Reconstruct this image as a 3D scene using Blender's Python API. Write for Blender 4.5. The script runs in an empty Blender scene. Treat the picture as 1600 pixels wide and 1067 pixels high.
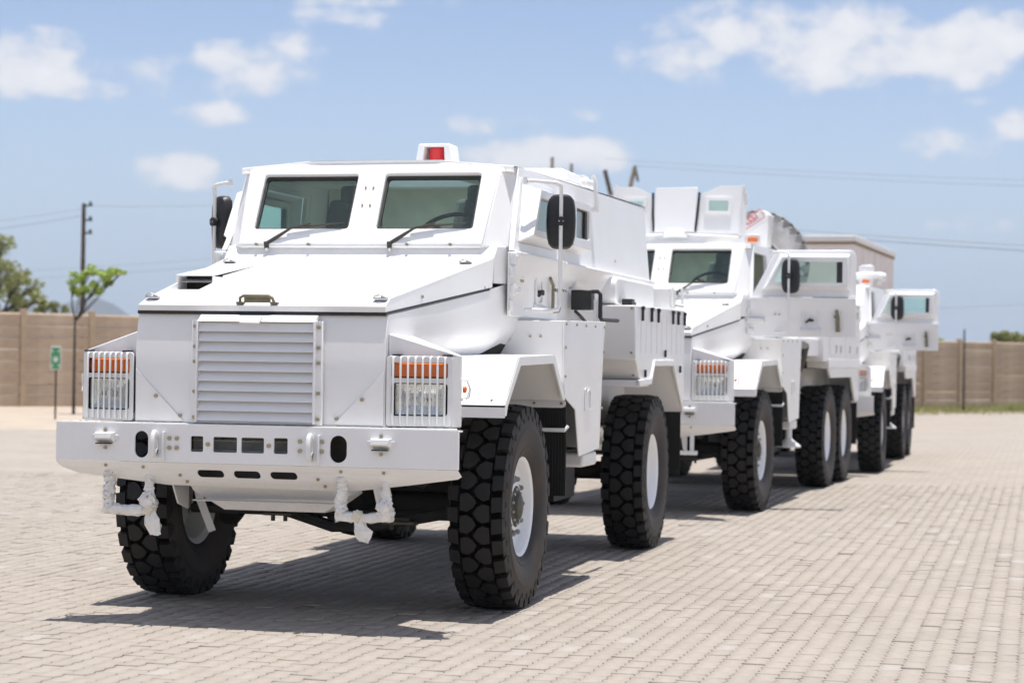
import bpy, bmesh, math, random
import numpy as np
from mathutils import Vector, Matrix
from mathutils.geometry import tessellate_polygon
rnd = random.Random(7)
R = math.radians
sc = bpy.context.scene
COL = sc.collection

# ------------------------------------------------------------------ camera
CAM_P = (4.3016, -11.1591, 1.5432); YAW, PITCH, ROLL = -0.2461, 0.0080, 0.0144
cam = bpy.data.cameras.new('camera'); camo = bpy.data.objects.new('camera', cam); COL.objects.link(camo)
fw = Vector((math.sin(YAW)*math.cos(PITCH), math.cos(YAW)*math.cos(PITCH), math.sin(PITCH)))
rt = Vector((math.cos(YAW), -math.sin(YAW), 0)); up = rt.cross(fw)
r2 = rt*math.cos(ROLL) + up*math.sin(ROLL); u2 = up*math.cos(ROLL) - rt*math.sin(ROLL)
mw = Matrix((r2, u2, -fw)).transposed().to_4x4(); mw.translation = CAM_P
camo.matrix_world = mw
cam.sensor_width = 36; cam.lens = 74.15; cam.clip_end = 20000; cam.clip_start = .1
cam.dof.use_dof = True; cam.dof.focus_distance = 12.2; cam.dof.aperture_fstop = 2.8
sc.camera = camo
cy = sc.cycles; cy.max_bounces = 6; cy.diffuse_bounces = 3; cy.glossy_bounces = 3; cy.transmission_bounces = 3; cy.transparent_max_bounces = 12; cy.volume_bounces = 0
cy.use_adaptive_sampling = True; cy.adaptive_threshold = .03; cy.use_denoising = True; cy.caustics_reflective = False; cy.caustics_refractive = False

# ------------------------------------------------------------------ light
SUN_D = Vector((-0.045, -0.03, -1)).normalized()
EXPOSURE = 0.74
sc.view_settings.view_transform = 'Standard'; sc.view_settings.look = 'None'
sc.view_settings.exposure = EXPOSURE; sc.view_settings.gamma = 1.0
sc.view_settings.use_curve_mapping = False
sun = bpy.data.lights.new('sun', 'SUN'); sun.energy = 3.4; sun.angle = R(.53); sun.color = (1, .965, .91)
suno = bpy.data.objects.new('sun', sun); COL.objects.link(suno)
suno.rotation_euler = SUN_D.to_track_quat('-Z', 'Y').to_euler()

def N(nt, typ, **kw):
    n = nt.nodes.new(typ)
    for k, v in kw.items():
        if k.startswith('i_'): n.inputs[k[2:].replace('_', ' ')].default_value = v
        else: setattr(n, k, v)
    return n
def mth(nt, op, a, b=None, c=None, clamp=False):
    n = nt.nodes.new('ShaderNodeMath'); n.operation = op; n.use_clamp = clamp
    for i, v in enumerate((a, b, c)):
        if v is None: continue
        if isinstance(v, (int, float)): n.inputs[i].default_value = v
        else: nt.links.new(v, n.inputs[i])
    return n.outputs[0]
def maprange(nt, v, a, b, c=0., d=1., smooth=True):
    n = nt.nodes.new('ShaderNodeMapRange'); n.interpolation_type = 'SMOOTHSTEP' if smooth else 'LINEAR'
    nt.links.new(v, n.inputs[0])
    for i, x in enumerate((a, b, c, d)): n.inputs[i+1].default_value = x
    return n.outputs[0]
def mixc(nt, f, a, b, mode='MIX'):
    n = nt.nodes.new('ShaderNodeMix'); n.data_type = 'RGBA'; n.blend_type = mode
    for s, v in ((n.inputs[0], f), (n.inputs[6], a), (n.inputs[7], b)):
        if isinstance(v, (int, float)): s.default_value = v
        elif isinstance(v, tuple): s.default_value = (*v, 1) if len(v) == 3 else v
        else: nt.links.new(v, s)
    return n.outputs[2]

def px_dir(px, py):
    f = 3295.7
    return ((px-800)/f*r2 - (py-533.5)/f*u2 + fw).normalized()
def px_at(px, py, dist):
    d = px_dir(px, py); return Vector(CAM_P) + d*(dist/d.dot(fw))

world = bpy.data.worlds.new('World'); sc.world = world; world.use_nodes = True
wt = world.node_tree; wt.nodes.clear()
wo = N(wt, 'ShaderNodeOutputWorld'); bg = N(wt, 'ShaderNodeBackground'); bg.inputs[1].default_value = .10
sky = N(wt, 'ShaderNodeTexSky'); sky.sky_type = 'NISHITA'; sky.sun_disc = False
sky.sun_elevation = math.asin(-SUN_D.z); sky.sun_rotation = math.atan2(-SUN_D.x, -SUN_D.y)
sky.altitude = 1200; sky.air_density = 1.0; sky.dust_density = .6; sky.ozone_density = 1.6
tc = N(wt, 'ShaderNodeTexCoord'); sp = N(wt, 'ShaderNodeSeparateXYZ'); wt.links.new(tc.outputs['Generated'], sp.inputs[0])
sx, sy, sz = sp.outputs
az = mth(wt, 'ARCTAN2', sx, sy); el = mth(wt, 'ARCSINE', sz)
# cumulus banks: (pixel centre, half sizes) turned into sky azimuth / elevation
CL = [(65,105,105,48,1.05),(125,138,80,22,.7),(235,112,60,18,.12),(395,100,100,46,.8),(455,78,55,30,.6),(338,181,56,22,1.0),(278,268,66,30,1.15),(550,32,76,20,.5),(600,2,110,12,.4),(1060,85,85,48,.7),(1130,45,80,46,.75),(1310,68,125,66,1.1),(1250,105,95,34,.7),(1400,90,120,42,.7),(1490,85,125,52,1.05),(1575,60,95,50,.9),(770,198,72,16,.5),(850,242,140,30,1.1),(1495,225,68,26,.5),(1580,193,42,28,.55),(1530,165,22,13,.35),(910,180,34,10,.3),(1540,345,50,16,.35),(1460,352,22,9,.35)]
nz = N(wt, 'ShaderNodeTexNoise'); nz.inputs['Scale'].default_value = 42; nz.inputs['Detail'].default_value = 8; nz.inputs['Roughness'].default_value = .55
cmb = N(wt, 'ShaderNodeCombineXYZ'); wt.links.new(az, cmb.inputs[0]); wt.links.new(el, cmb.inputs[1])
nmp = N(wt, 'ShaderNodeVectorMath'); nmp.operation = 'MULTIPLY'; nmp.inputs[1].default_value = (1, 1.5, 1); wt.links.new(cmb.outputs[0], nmp.inputs[0]); wt.links.new(nmp.outputs[0], nz.inputs[0])
field = None
for (px, py, a, b, s) in CL:
    d = px_dir(px, py); a0 = math.atan2(d.x, d.y); e0 = math.asin(d.z); ka, kb = 3296/a*.86, 3296/b*.86
    ma = N(wt, 'ShaderNodeVectorMath'); ma.operation = 'MULTIPLY_ADD'; wt.links.new(cmb.outputs[0], ma.inputs[0])
    ma.inputs[1].default_value = (ka, kb, 0); ma.inputs[2].default_value = (-a0*ka, -e0*kb, 0)
    dp = N(wt, 'ShaderNodeVectorMath'); dp.operation = 'DOT_PRODUCT'; wt.links.new(ma.outputs[0], dp.inputs[0]); wt.links.new(ma.outputs[0], dp.inputs[1])
    g = mth(wt, 'MULTIPLY_ADD', dp.outputs['Value'], -s, s)
    field = g if field is None else mth(wt, 'SMOOTH_MAX', field, g, .3)
field = mth(wt, 'MAXIMUM', field, -.7)
# heavier cloud added outside the view, to brighten the shaded truck fronts
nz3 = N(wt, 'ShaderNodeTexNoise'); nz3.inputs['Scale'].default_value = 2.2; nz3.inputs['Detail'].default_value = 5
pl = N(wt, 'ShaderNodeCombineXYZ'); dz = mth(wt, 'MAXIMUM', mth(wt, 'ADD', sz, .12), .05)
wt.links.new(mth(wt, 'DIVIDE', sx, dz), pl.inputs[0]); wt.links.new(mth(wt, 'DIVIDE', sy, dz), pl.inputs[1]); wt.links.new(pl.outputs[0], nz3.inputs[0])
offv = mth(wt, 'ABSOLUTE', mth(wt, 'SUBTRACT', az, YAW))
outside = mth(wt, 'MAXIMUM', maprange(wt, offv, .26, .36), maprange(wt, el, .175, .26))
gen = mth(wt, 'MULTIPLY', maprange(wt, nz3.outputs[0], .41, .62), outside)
den = mth(wt, 'ADD', field, mth(wt, 'MULTIPLY', mth(wt, 'SUBTRACT', nz.outputs[0], .5), 2.8))
mask = mth(wt, 'MULTIPLY', maprange(wt, den, .0, .85), .94)
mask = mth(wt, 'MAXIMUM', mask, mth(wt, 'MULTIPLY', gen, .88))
CLOUDC = (5.75, 5.7, 5.8)
skyc = mixc(wt, mth(wt, 'MULTIPLY', maprange(wt, el, .14, -.01), .9), mixc(wt, 1.0, sky.outputs[0], (.88, .80, .82), 'MULTIPLY'), (2.3, 3.05, 4.35))   # pale air low down
cc = mixc(wt, maprange(wt, den, .2, 1.5), (4.75, 4.85, 5.25), CLOUDC)      # thin edges greyer than the thick tops
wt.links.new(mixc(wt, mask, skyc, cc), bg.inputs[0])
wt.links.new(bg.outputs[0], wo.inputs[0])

# ------------------------------------------------------------------ materials
def mat(name, base, rough=.5, metal=0., coat=0., spec=.5, noise=0., nscale=8., bump=0., bscale=60., col2=None, emis=None):
    m = bpy.data.materials.new(name); m.use_nodes = True; nt = m.node_tree; b = nt.nodes['Principled BSDF']
    b.inputs['Base Color'].default_value = (*base, 1); b.inputs['Roughness'].default_value = rough; b.inputs['Metallic'].default_value = metal
    b.inputs['Specular IOR Level'].default_value = spec
    if coat: b.inputs['Coat Weight'].default_value = coat; b.inputs['Coat Roughness'].default_value = .12
    t = N(nt, 'ShaderNodeTexCoord')
    if noise or col2:
        n = N(nt, 'ShaderNodeTexNoise'); n.inputs['Scale'].default_value = nscale; n.inputs['Detail'].default_value = 6; n.inputs['Roughness'].default_value = .6
        nt.links.new(t.outputs['Object'], n.inputs[0])
        f = maprange(nt, n.outputs[0], .35, .7)
        c2 = col2 if col2 else tuple(max(0, x*(1-noise)) for x in base)
        nt.links.new(mixc(nt, f, base, c2), b.inputs['Base Color'])
        nt.links.new(maprange(nt, n.outputs[0], .3, .7, max(.02, rough-.06), min(1, rough+.1)), b.inputs['Roughness'])
    if bump:
        n = N(nt, 'ShaderNodeTexNoise'); n.inputs['Scale'].default_value = bscale; n.inputs['Detail'].default_value = 4
        nt.links.new(t.outputs['Object'], n.inputs[0])
        bp = N(nt, 'ShaderNodeBump'); bp.inputs['Strength'].default_value = bump; bp.inputs['Distance'].default_value = .01
        nt.links.new(n.outputs[0], bp.inputs['Height']); nt.links.new(bp.outputs[0], b.inputs['Normal'])
    return m
PAINT = mat('white_paint', (.875,.872,.868), .38, coat=.25, noise=.03, nscale=2.5, bump=.10, bscale=2.2)
def weather(m, streak=.10):
    nt = m.node_tree; b = nt.nodes['Principled BSDF']; src = b.inputs['Base Color'].links[0].from_socket
    g = N(nt, 'ShaderNodeNewGeometry'); mp = N(nt, 'ShaderNodeMapping'); mp.inputs['Scale'].default_value = (9, 9, .9); nt.links.new(g.outputs['Position'], mp.inputs[0])
    n = N(nt, 'ShaderNodeTexNoise'); n.inputs['Scale'].default_value = 1.6; n.inputs['Detail'].default_value = 7; n.inputs['Roughness'].default_value = .65; nt.links.new(mp.outputs[0], n.inputs[0])
    n2 = N(nt, 'ShaderNodeTexNoise'); n2.inputs['Scale'].default_value = 38; n2.inputs['Detail'].default_value = 6; nt.links.new(g.outputs['Position'], n2.inputs[0])
    c = mixc(nt, mth(nt, 'MULTIPLY', maprange(nt, n.outputs[0], .50, .80), streak*1.6), src, (.56,.52,.46))
    c = mixc(nt, mth(nt, 'MULTIPLY', maprange(nt, n2.outputs[0], .60, .72), streak), c, (.5,.46,.4))
    # road dust settles low on the body
    sp_ = N(nt, 'ShaderNodeSeparateXYZ'); nt.links.new(g.outputs['Position'], sp_.inputs[0])
    d = mth(nt, 'MULTIPLY', maprange(nt, sp_.outputs[2], 1.25, .45), mth(nt, 'MULTIPLY', maprange(nt, n2.outputs[0], .30, .70), .13))
    nt.links.new(mixc(nt, d, c, (.56,.48,.39)), b.inputs['Base Color'])
weather(PAINT, .045)
PAINT2 = mat('white_metal', (.83,.83,.82), .45, noise=.06, nscale=6)
weather(PAINT2, .06)
RIMM = mat('rim_white', (.86,.86,.86), .4, coat=.2)
DECK = mat('tread_plate', (.76,.75,.73), .5, noise=.1, nscale=20, bump=.25, bscale=55)
RUB = mat('rubber', (.010,.0098,.0098), .6, spec=.35, col2=(.018,.0165,.0155), nscale=7, bump=.08, bscale=40)
RUBD = mat('dusty_sidewall', (.020,.018,.0175), .6, spec=.35, col2=(.060,.045,.036), nscale=4.5, bump=.1, bscale=50)
OLDT = mat('grey_spare_tyre', (.58,.57,.56), .7, col2=(.46,.45,.45), nscale=5)
BLACK = mat('black_plastic', (.014,.014,.016), .45, bump=.05, bscale=120)
GROOVE_SHADE = mat('groove_shade', (.004,.004,.004), .9, spec=.1)  # recess shade put into the colour, darker than the rubber itself
DARK = mat('dark_steel', (.028,.026,.024), .6, col2=(.045,.038,.03), nscale=12)
CHASSIS_SHADE = mat('chassis_and_shade_black', (.012,.012,.011), .7)
BRASS = mat('zinc_bolt', (.42,.36,.24), .35, metal=.85)
CHROME = mat('lamp_silver', (.90,.90,.89), .14, metal=1.0, bump=.25, bscale=45)
NUTM = mat('nut_steel', (.32,.32,.31), .35, metal=.8)
STEEL = mat('bright_steel', (.55,.55,.54), .3, metal=.9, noise=.2, nscale=30)
OLIVE = mat('grab_handle_olive', (.24,.21,.14), .42, metal=.35, noise=.2, nscale=20)
HUBM = mat('hub_olive', (.075,.07,.05), .5, metal=.3, noise=.3, nscale=20)
AMBER = mat('amber_lens', (.75,.17,.02), .18, coat=.5)
REDL = mat('red_lens', (.75,.03,.03), .2, coat=.5)
REDT = mat('red_print', (.65,.08,.09), .6)
INT = mat('cab_trim', (.74,.76,.68), .8, noise=.15, nscale=4)
DASH = mat('dash_trim', (.48,.50,.45), .7, noise=.2, nscale=5)
GREYP = mat('grey_paint', (.34,.34,.33), .6, noise=.2, nscale=12)
SEAT = mat('seat_cloth', (.13,.15,.145), .85, noise=.3, nscale=10)
GASK = mat('rubber_gasket', (.03,.028,.026), .5)
WRAP = mat('plastic_wrap', (.84,.82,.78), .26, coat=.5, noise=.12, nscale=26, bump=1.0, bscale=26)
TAPE = mat('cream_tape', (.72,.66,.52), .6)
CONC = mat('precast_concrete', (.44,.335,.24), .9, col2=(.56,.445,.335), nscale=1.6, bump=.35, bscale=14)
POSTM = mat('precast_post', (.52,.40,.275), .9, col2=(.43,.33,.235), nscale=3, bump=.3, bscale=20)
SHEDW = mat('beige_cladding', (.82,.75,.71), .8, noise=.1, nscale=1.2)
SHEDR = mat('grey_fascia', (.78,.77,.76), .7, noise=.1, nscale=2)
SHEDT = mat('timber_soffit', (.25,.17,.10), .8)
WOOD = mat('pole_timber', (.12,.085,.06), .85, noise=.3, nscale=6)
WOODL = mat('weathered_timber', (.40,.32,.24), .85, noise=.3, nscale=6)
WIREM = mat('cable', (.24,.25,.27), .6)
BARK = mat('bark', (.075,.06,.05), .9, noise=.3, nscale=20)
GREEN = mat('sign_green', (.05,.33,.12), .5)
WHT = mat('sign_white', (.8,.8,.8), .5)
SAND = mat('sandy_concrete', (.46,.38,.30), .9, col2=(.40,.335,.27), nscale=.8, bump=.2, bscale=20)
EARTH = mat('dry_earth', (.30,.235,.165), .95, col2=(.24,.21,.12), nscale=.5, bump=.3, bscale=6)
HILL = mat('scrub_hill', (.22,.24,.21), .95, col2=(.27,.27,.23), nscale=.01)

def glass(name, tint, refl=.9, milk=0.):
    m = bpy.data.materials.new(name); m.use_nodes = True; nt = m.node_tree; nt.nodes.clear()
    o = N(nt, 'ShaderNodeOutputMaterial'); t = N(nt, 'ShaderNodeBsdfTransparent'); t.inputs[0].default_value = (*tint, 1)
    g = N(nt, 'ShaderNodeBsdfGlossy'); g.inputs['Roughness'].default_value = .03; g.inputs[0].default_value = (refl, refl, refl, 1)
    ge = N(nt, 'ShaderNodeNewGeometry'); dt = N(nt, 'ShaderNodeVectorMath'); dt.operation = 'DOT_PRODUCT'; nt.links.new(ge.outputs['Normal'], dt.inputs[0]); nt.links.new(ge.outputs['Incoming'], dt.inputs[1])
    ca = mth(nt, 'SUBTRACT', 1.0, mth(nt, 'ABSOLUTE', dt.outputs['Value']), clamp=True)      # Schlick, same from both sides of the pane
    mx = N(nt, 'ShaderNodeMixShader'); nt.links.new(mth(nt, 'MULTIPLY_ADD', mth(nt, 'POWER', ca, 5.0), .95, .045), mx.inputs[0]); nt.links.new(t.outputs[0], mx.inputs[1]); nt.links.new(g.outputs[0], mx.inputs[2])
    out = mx.outputs[0]
    if milk:
        df = N(nt, 'ShaderNodeBsdfDiffuse'); df.inputs[0].default_value = (.85,.87,.88,1); m2 = N(nt, 'ShaderNodeMixShader'); m2.inputs[0].default_value = milk
        nt.links.new(out, m2.inputs[1]); nt.links.new(df.outputs[0], m2.inputs[2]); out = m2.outputs[0]
    nt.links.new(out, o.inputs[0]); return m
GLASS = glass('armoured_glass', (.83,.95,.90)); LENS = glass('clear_lens', (.97,.98,.98), milk=.07)
def leafm(name, c1, c2):
    m = bpy.data.materials.new(name); m.use_nodes = True; nt = m.node_tree; b = nt.nodes['Principled BSDF']
    g = N(nt, 'ShaderNodeNewGeometry'); nt.links.new(mixc(nt, g.outputs['Random Per Island'], c1, c2), b.inputs['Base Color'])
    b.inputs['Roughness'].default_value = .55
    tr = N(nt, 'ShaderNodeBsdfTranslucent'); nt.links.new(mixc(nt, g.outputs['Random Per Island'], c1, c2), tr.inputs[0])
    mx = N(nt, 'ShaderNodeMixShader'); mx.inputs[0].default_value = .35
    nt.links.new(b.outputs[0], mx.inputs[1]); nt.links.new(tr.outputs[0], mx.inputs[2]); nt.links.new(mx.outputs[0], nt.nodes['Material Output'].inputs[0]); return m
LEAFD = leafm('olive_leaf', (.21,.25,.08), (.40,.40,.17)); LEAFB = leafm('fresh_leaf', (.30,.44,.08), (.48,.58,.16)); GRASSM = leafm('dry_grass', (.36,.33,.14), (.26,.30,.10))

# paver material: each stone a little different, dust and grit
PAV = bpy.data.materials.new('concrete_paver'); PAV.use_nodes = True
nt = PAV.node_tree; b = nt.nodes['Principled BSDF']; b.inputs['Roughness'].default_value = .92; b.inputs['Specular IOR Level'].default_value = .2
g = N(nt, 'ShaderNodeNewGeometry'); oi = N(nt, 'ShaderNodeObjectInfo')
f = mth(nt, 'FRACT', mth(nt, 'ADD', g.outputs['Random Per Island'], oi.outputs['Random']))
n1 = N(nt, 'ShaderNodeTexNoise'); n1.inputs['Scale'].default_value = .55; n1.inputs['Detail'].default_value = 6; nt.links.new(g.outputs['Position'], n1.inputs[0])
n2 = N(nt, 'ShaderNodeTexNoise'); n2.inputs['Scale'].default_value = 90; n2.inputs['Detail'].default_value = 5; nt.links.new(g.outputs['Position'], n2.inputs[0])
c = mixc(nt, f, (.345,.303,.262), (.382,.338,.294))
c = mixc(nt, mth(nt, 'MULTIPLY', mth(nt, 'GREATER_THAN', f, .97), .35), c, (.46,.44,.42))
c = mixc(nt, mth(nt, 'MULTIPLY', maprange(nt, n1.outputs[0], .38, .7), .45), c, (.402,.354,.306))
c = mixc(nt, mth(nt, 'MULTIPLY', maprange(nt, n2.outputs[0], .45, .75), .35), c, (.24,.205,.175))
n4 = N(nt, 'ShaderNodeTexNoise'); n4.inputs['Scale'].default_value = 1.7; n4.inputs['Detail'].default_value = 8; n4.inputs['Roughness'].default_value = .7; nt.links.new(g.outputs['Position'], n4.inputs[0])
c = mixc(nt, mth(nt, 'MULTIPLY', maprange(nt, n4.outputs[0], .60, .78), .30), c, (.22,.195,.17))
nt.links.new(c, b.inputs['Base Color'])
bp = N(nt, 'ShaderNodeBump'); bp.inputs['Strength'].default_value = .35; bp.inputs['Distance'].default_value = .004
nt.links.new(n2.outputs[0], bp.inputs['Height']); nt.links.new(bp.outputs[0], b.inputs['Normal'])
JOINT = mat('sandy_joint', (.33,.285,.245), .95, col2=(.12,.10,.085), nscale=24, bump=.3, bscale=80)
# far paving (too far to tell stones apart): same colours with faint rows
FARP = bpy.data.materials.new('far_paving'); FARP.use_nodes = True
nt = FARP.node_tree; b = nt.nodes['Principled BSDF']; b.inputs['Roughness'].default_value = .92; b.inputs['Specular IOR Level'].default_value = .2
g = N(nt, 'ShaderNodeNewGeometry'); mp = N(nt, 'ShaderNodeMapping'); mp.inputs['Rotation'].default_value = (0, 0, R(90)); nt.links.new(g.outputs['Position'], mp.inputs[0])
bk = N(nt, 'ShaderNodeTexBrick'); bk.inputs['Scale'].default_value = 1.0; bk.inputs['Brick Width'].default_value = .226; bk.inputs['Row Height'].default_value = .1135; bk.inputs['Mortar Size'].default_value = .004
bk.inputs['Color1'].default_value = (.332,.291,.252,1); bk.inputs['Color2'].default_value = (.372,.329,.286,1); bk.inputs['Mortar'].default_value = (.27,.235,.20,1)
nt.links.new(mp.outputs[0], bk.inputs[0])
n1 = N(nt, 'ShaderNodeTexNoise'); n1.inputs['Scale'].default_value = .55; n1.inputs['Detail'].default_value = 6; nt.links.new(g.outputs['Position'], n1.inputs[0])
FAR_C = (mixc(nt, mth(nt, 'MULTIPLY', maprange(nt, n1.outputs[0], .38, .7), .5), bk.outputs[0], (.402,.354,.306)))
# bedding sand shows only between the laid stones, i.e. up to the last built row
n3 = N(nt, 'ShaderNodeTexNoise'); n3.inputs['Scale'].default_value = 24; n3.inputs['Detail'].default_value = 6; nt.links.new(g.outputs['Position'], n3.inputs[0])
sand = mixc(nt, maprange(nt, n3.outputs[0], .47, .74), (.365,.32,.275), (.19,.162,.136))
dt = N(nt, 'ShaderNodeVectorMath'); dt.operation = 'DOT_PRODUCT'; nt.links.new(g.outputs['Position'], dt.inputs[0]); dt.inputs[1].default_value = (math.sin(YAW), math.cos(YAW), 0)
nt.links.new(mixc(nt, mth(nt, 'GREATER_THAN', dt.outputs['Value'], math.sin(YAW)*CAM_P[0]+math.cos(YAW)*CAM_P[1]+26.98), sand, FAR_C), b.inputs['Base Color'])

# ------------------------------------------------------------------ mesh helpers
class M:
    def __init__(s): s.v = []; s.f = []; s.m = []; s.cur = 0; s.mats = []
    def use(s, m):
        if m not in s.mats: s.mats.append(m)
        s.cur = s.mats.index(m); return s
    def add(s, vs, fs):
        o = len(s.v); s.v += [tuple(x) for x in vs]; s.f += [tuple(i+o for i in f) for f in fs]; s.m += [s.cur]*len(fs); return s
    def box(s, x0, x1, y0, y1, z0, z1):
        return s.add([(x, y, z) for x in (x0, x1) for y in (y0, y1) for z in (z0, z1)],
                     [(0,1,3,2),(4,6,7,5),(0,4,5,1),(2,3,7,6),(0,2,6,4),(1,5,7,3)])
    def extr(s, pts, vec):
        n = len(pts); vec = Vector(vec)
        vs = [Vector(p) for p in pts]; vs += [p+vec for p in vs]
        return s.add(vs, [tuple(range(n))[::-1], tuple(range(n, 2*n))] + [(i, (i+1) % n, (i+1) % n+n, i+n) for i in range(n)])
    def frust(s, a, b):
        n = len(a); return s.add(list(a)+list(b), [tuple(range(n))[::-1], tuple(range(n, 2*n))] + [(i, (i+1) % n, (i+1) % n+n, i+n) for i in range(n)])
    def slab(s, pts, t):
        p = [Vector(x) for x in pts]; nn = Vector((0,0,0))
        for i in range(len(p)): nn += p[i].cross(p[(i+1) % len(p)])
        return s.extr(p, nn.normalized()*t)
    def holes(s, outer, holes, fn, t):
        """flat plate with cut-outs; fn(u,v,w) -> xyz, w=0 front face, w=t back"""
        loops = [outer]+holes; flat = [p for l in loops for p in l]
        tri = tessellate_polygon([[Vector((a, b, 0)) for a, b in l] for l in loops])
        n = len(flat); vs = [fn(a, b, 0) for a, b in flat]+[fn(a, b, t) for a, b in flat]; fs = []
        for a, b, c in tri: fs += [(a, b, c), (c+n, b+n, a+n)]
        o = 0
        for l in loops:
            k = len(l); fs += [(o+i, o+(i+1) % k, o+(i+1) % k+n, o+i+n) for i in range(k)]; o += k
        return s.add(vs, fs)
    def tube(s, path, r, seg=8, cap=True):
        p = [Vector(x) for x in path]; n = len(p); rs = r if isinstance(r, (list, tuple)) else [r]*n; vs = []; ref = None
        for i in range(n):
            d = (p[min(i+1, n-1)]-p[max(i-1, 0)]).normalized()
            if ref is None: ref = Vector((0,0,1)) if abs(d.z) < .9 else Vector((1,0,0))
            a = d.cross(ref).normalized(); b = a.cross(d); ref = b if abs(d.dot(b)) < .9 else ref
            k = 1.0
            if 0 < i < n-1:
                c = (p[i]-p[i-1]).normalized().dot((p[i+1]-p[i]).normalized()); k = 1/max(.6, math.sqrt((1+c)/2))
            vs += [p[i]+(a*math.cos(t)+b*math.sin(t))*rs[i]*(k if k < 1.3 else 1.3) for t in [2*math.pi*j/seg for j in range(seg)]]
        fs = [(i*seg+j, i*seg+(j+1) % seg, (i+1)*seg+(j+1) % seg, (i+1)*seg+j) for i in range(n-1) for j in range(seg)]
        if cap: fs += [tuple(range(seg))[::-1], tuple((n-1)*seg+j for j in range(seg))]
        return s.add(vs, fs)
    def cyl(s, a, b, r, seg=12): return s.tube([a, b], r, seg)
    def lathe(s, prof, c=(0,0,0), axis='X', seg=40, closed=False):
        c = Vector(c); vs = []
        for r, a in prof:
            for j in range(seg):
                t = 2*math.pi*j/seg; u, w = r*math.cos(t), r*math.sin(t)
                vs.append(c+Vector({'X': (a, u, w), 'Y': (u, a, w), 'Z': (u, w, a)}[axis]))
        n = len(prof); fs = []
        for i in range(n if closed else n-1):
            i2 = (i+1) % n
            fs += [(i*seg+j, i*seg+(j+1) % seg, i2*seg+(j+1) % seg, i2*seg+j) for j in range(seg)]
        return s.add(vs, fs)
    def bolt(s, p, n, r=.010, h=.008):
        p = Vector(p); n = Vector(n).normalized(); return s.cyl(p-n*.004, p+n*h, r, 6)
    def xf(s, fn): s.v = [tuple(fn(Vector(p))) for p in s.v]; return s
    def mir(s): return s.xf(lambda p: (-p.x, p.y, p.z))
    def copy(s):
        o = M(); o.v = list(s.v); o.f = list(s.f); o.m = list(s.m); o.mats = list(s.mats); return o
    def mesh(s, name, m=None, ang=32):
        me = bpy.data.meshes.new(name); me.from_pydata(s.v, [], s.f); me.update()
        bm = bmesh.new(); bm.from_mesh(me); bmesh.ops.recalc_face_normals(bm, faces=bm.faces); bm.to_mesh(me); bm.free()
        for x in (s.mats or [m]): me.materials.append(x)
        if s.mats: me.polygons.foreach_set('material_index', s.m)
        me.polygons.foreach_set('use_smooth', [True]*len(me.polygons)); me.set_sharp_from_angle(angle=R(ang))
        return me
    def build(s, name, m=None, parent=None, bev=0., ang=32, loc=None):
        return link(name, s.mesh(name, m, ang), parent, bev, loc)
def link(name, me, parent=None, bev=0., loc=None):
    o = bpy.data.objects.new(name, me); COL.objects.link(o)
    if parent is not None: o.parent = parent
    if loc is not None: o.location = loc
    if bev:
        b = o.modifiers.new('bevel', 'BEVEL'); b.width = bev; b.segments = 2; b.limit_method = 'ANGLE'; b.angle_limit = R(35); b.use_clamp_overlap = True
    return o
def tag(o, label=None, cat=None, group=None, kind=None):
    for k, v in (('label', label), ('category', cat), ('group', group), ('kind', kind)):
        if v: o[k] = v
    return o
def empty(name, loc, rz=0.):
    o = bpy.data.objects.new(name, None); COL.objects.link(o); o.location = loc; o.rotation_euler = (0, 0, rz); o.empty_display_size = .2; return o
def rrect(x0, x1, y0, y1, r, n=3):
    p = []
    for cx, cy, a in ((x1-r, y1-r, 0), (x0+r, y1-r, 90), (x0+r, y0+r, 180), (x1-r, y0+r, 270)):
        p += [(cx+r*math.cos(R(a+90*i/n)), cy+r*math.sin(R(a+90*i/n))) for i in range(n+1)]
    return p
def oval(cx, cy, w, h, n=6): return rrect(cx-w/2, cx+w/2, cy-h/2, cy+h/2, min(w, h)/2-.0005, n)

# ------------------------------------------------------------------ ground and paving
PW, PL = .1135, .226           # paver pitch across (x) and along (y)
g = M(); Q = 6000
g.add([(-Q,-Q,-.06),(Q,-Q,-.06),(Q,Q,-.06),(-Q,Q,-.06)], [(0,1,2,3)])
tag(g.build('ground', EARTH), kind='structure')
YN, YF = -5.0, 22.0            # individually built stones lie between these rows
yard = M(); yard.add([(-40,-7,-.0065),(40,-7,-.0065),(40,90,-.0065),(-40,90,-.0065)], [(0,1,2,3)])
yard = tag(yard.build('paved_yard', FARP), kind='structure')
def paver_outline(gap=.0038):
    K = 4; amp = .009; left = []; right = []
    for i in range(K+1):
        y = .001+(PL-.0022)*i/K; d = amp*(1 if i % 2 else -1)
        left.append((gap/2+d, y)); right.append((PW-gap/2+d, y))
    return right+left[::-1]
OUT = np.array(paver_outline()); K = len(OUT)
cen = OUT.mean(0)
def paver_arrays(pos, top, tilt):
    """stack of stones: bevelled top, sides"""
    n = len(pos); ins = cen+(OUT-cen)*np.array([.97, .985])
    xy = np.concatenate([ins, OUT, OUT])             # top ring, shoulder ring, foot ring
    zz = np.concatenate([np.zeros(K), np.full(K, -.0025), np.full(K, -.012)])
    V = np.empty((n, 3*K, 3)); V[:, :, :2] = pos[:, None, :]+xy[None]
    V[:, :, 2] = zz[None]+top[:, None]+np.where(zz > -.01, 1, 0)[None]*((xy[None, :, 0]-cen[0])*tilt[:, :1]+(xy[None, :, 1]-cen[1])*tilt[:, 1:])
    quads = []
    for r in (0, K):
        for i in range(K): j = (i+1) % K; quads.append((r+i, r+K+i, r+K+j, r+j))
    return V, list(range(K)), quads
rng = np.random.default_rng(3)
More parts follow.
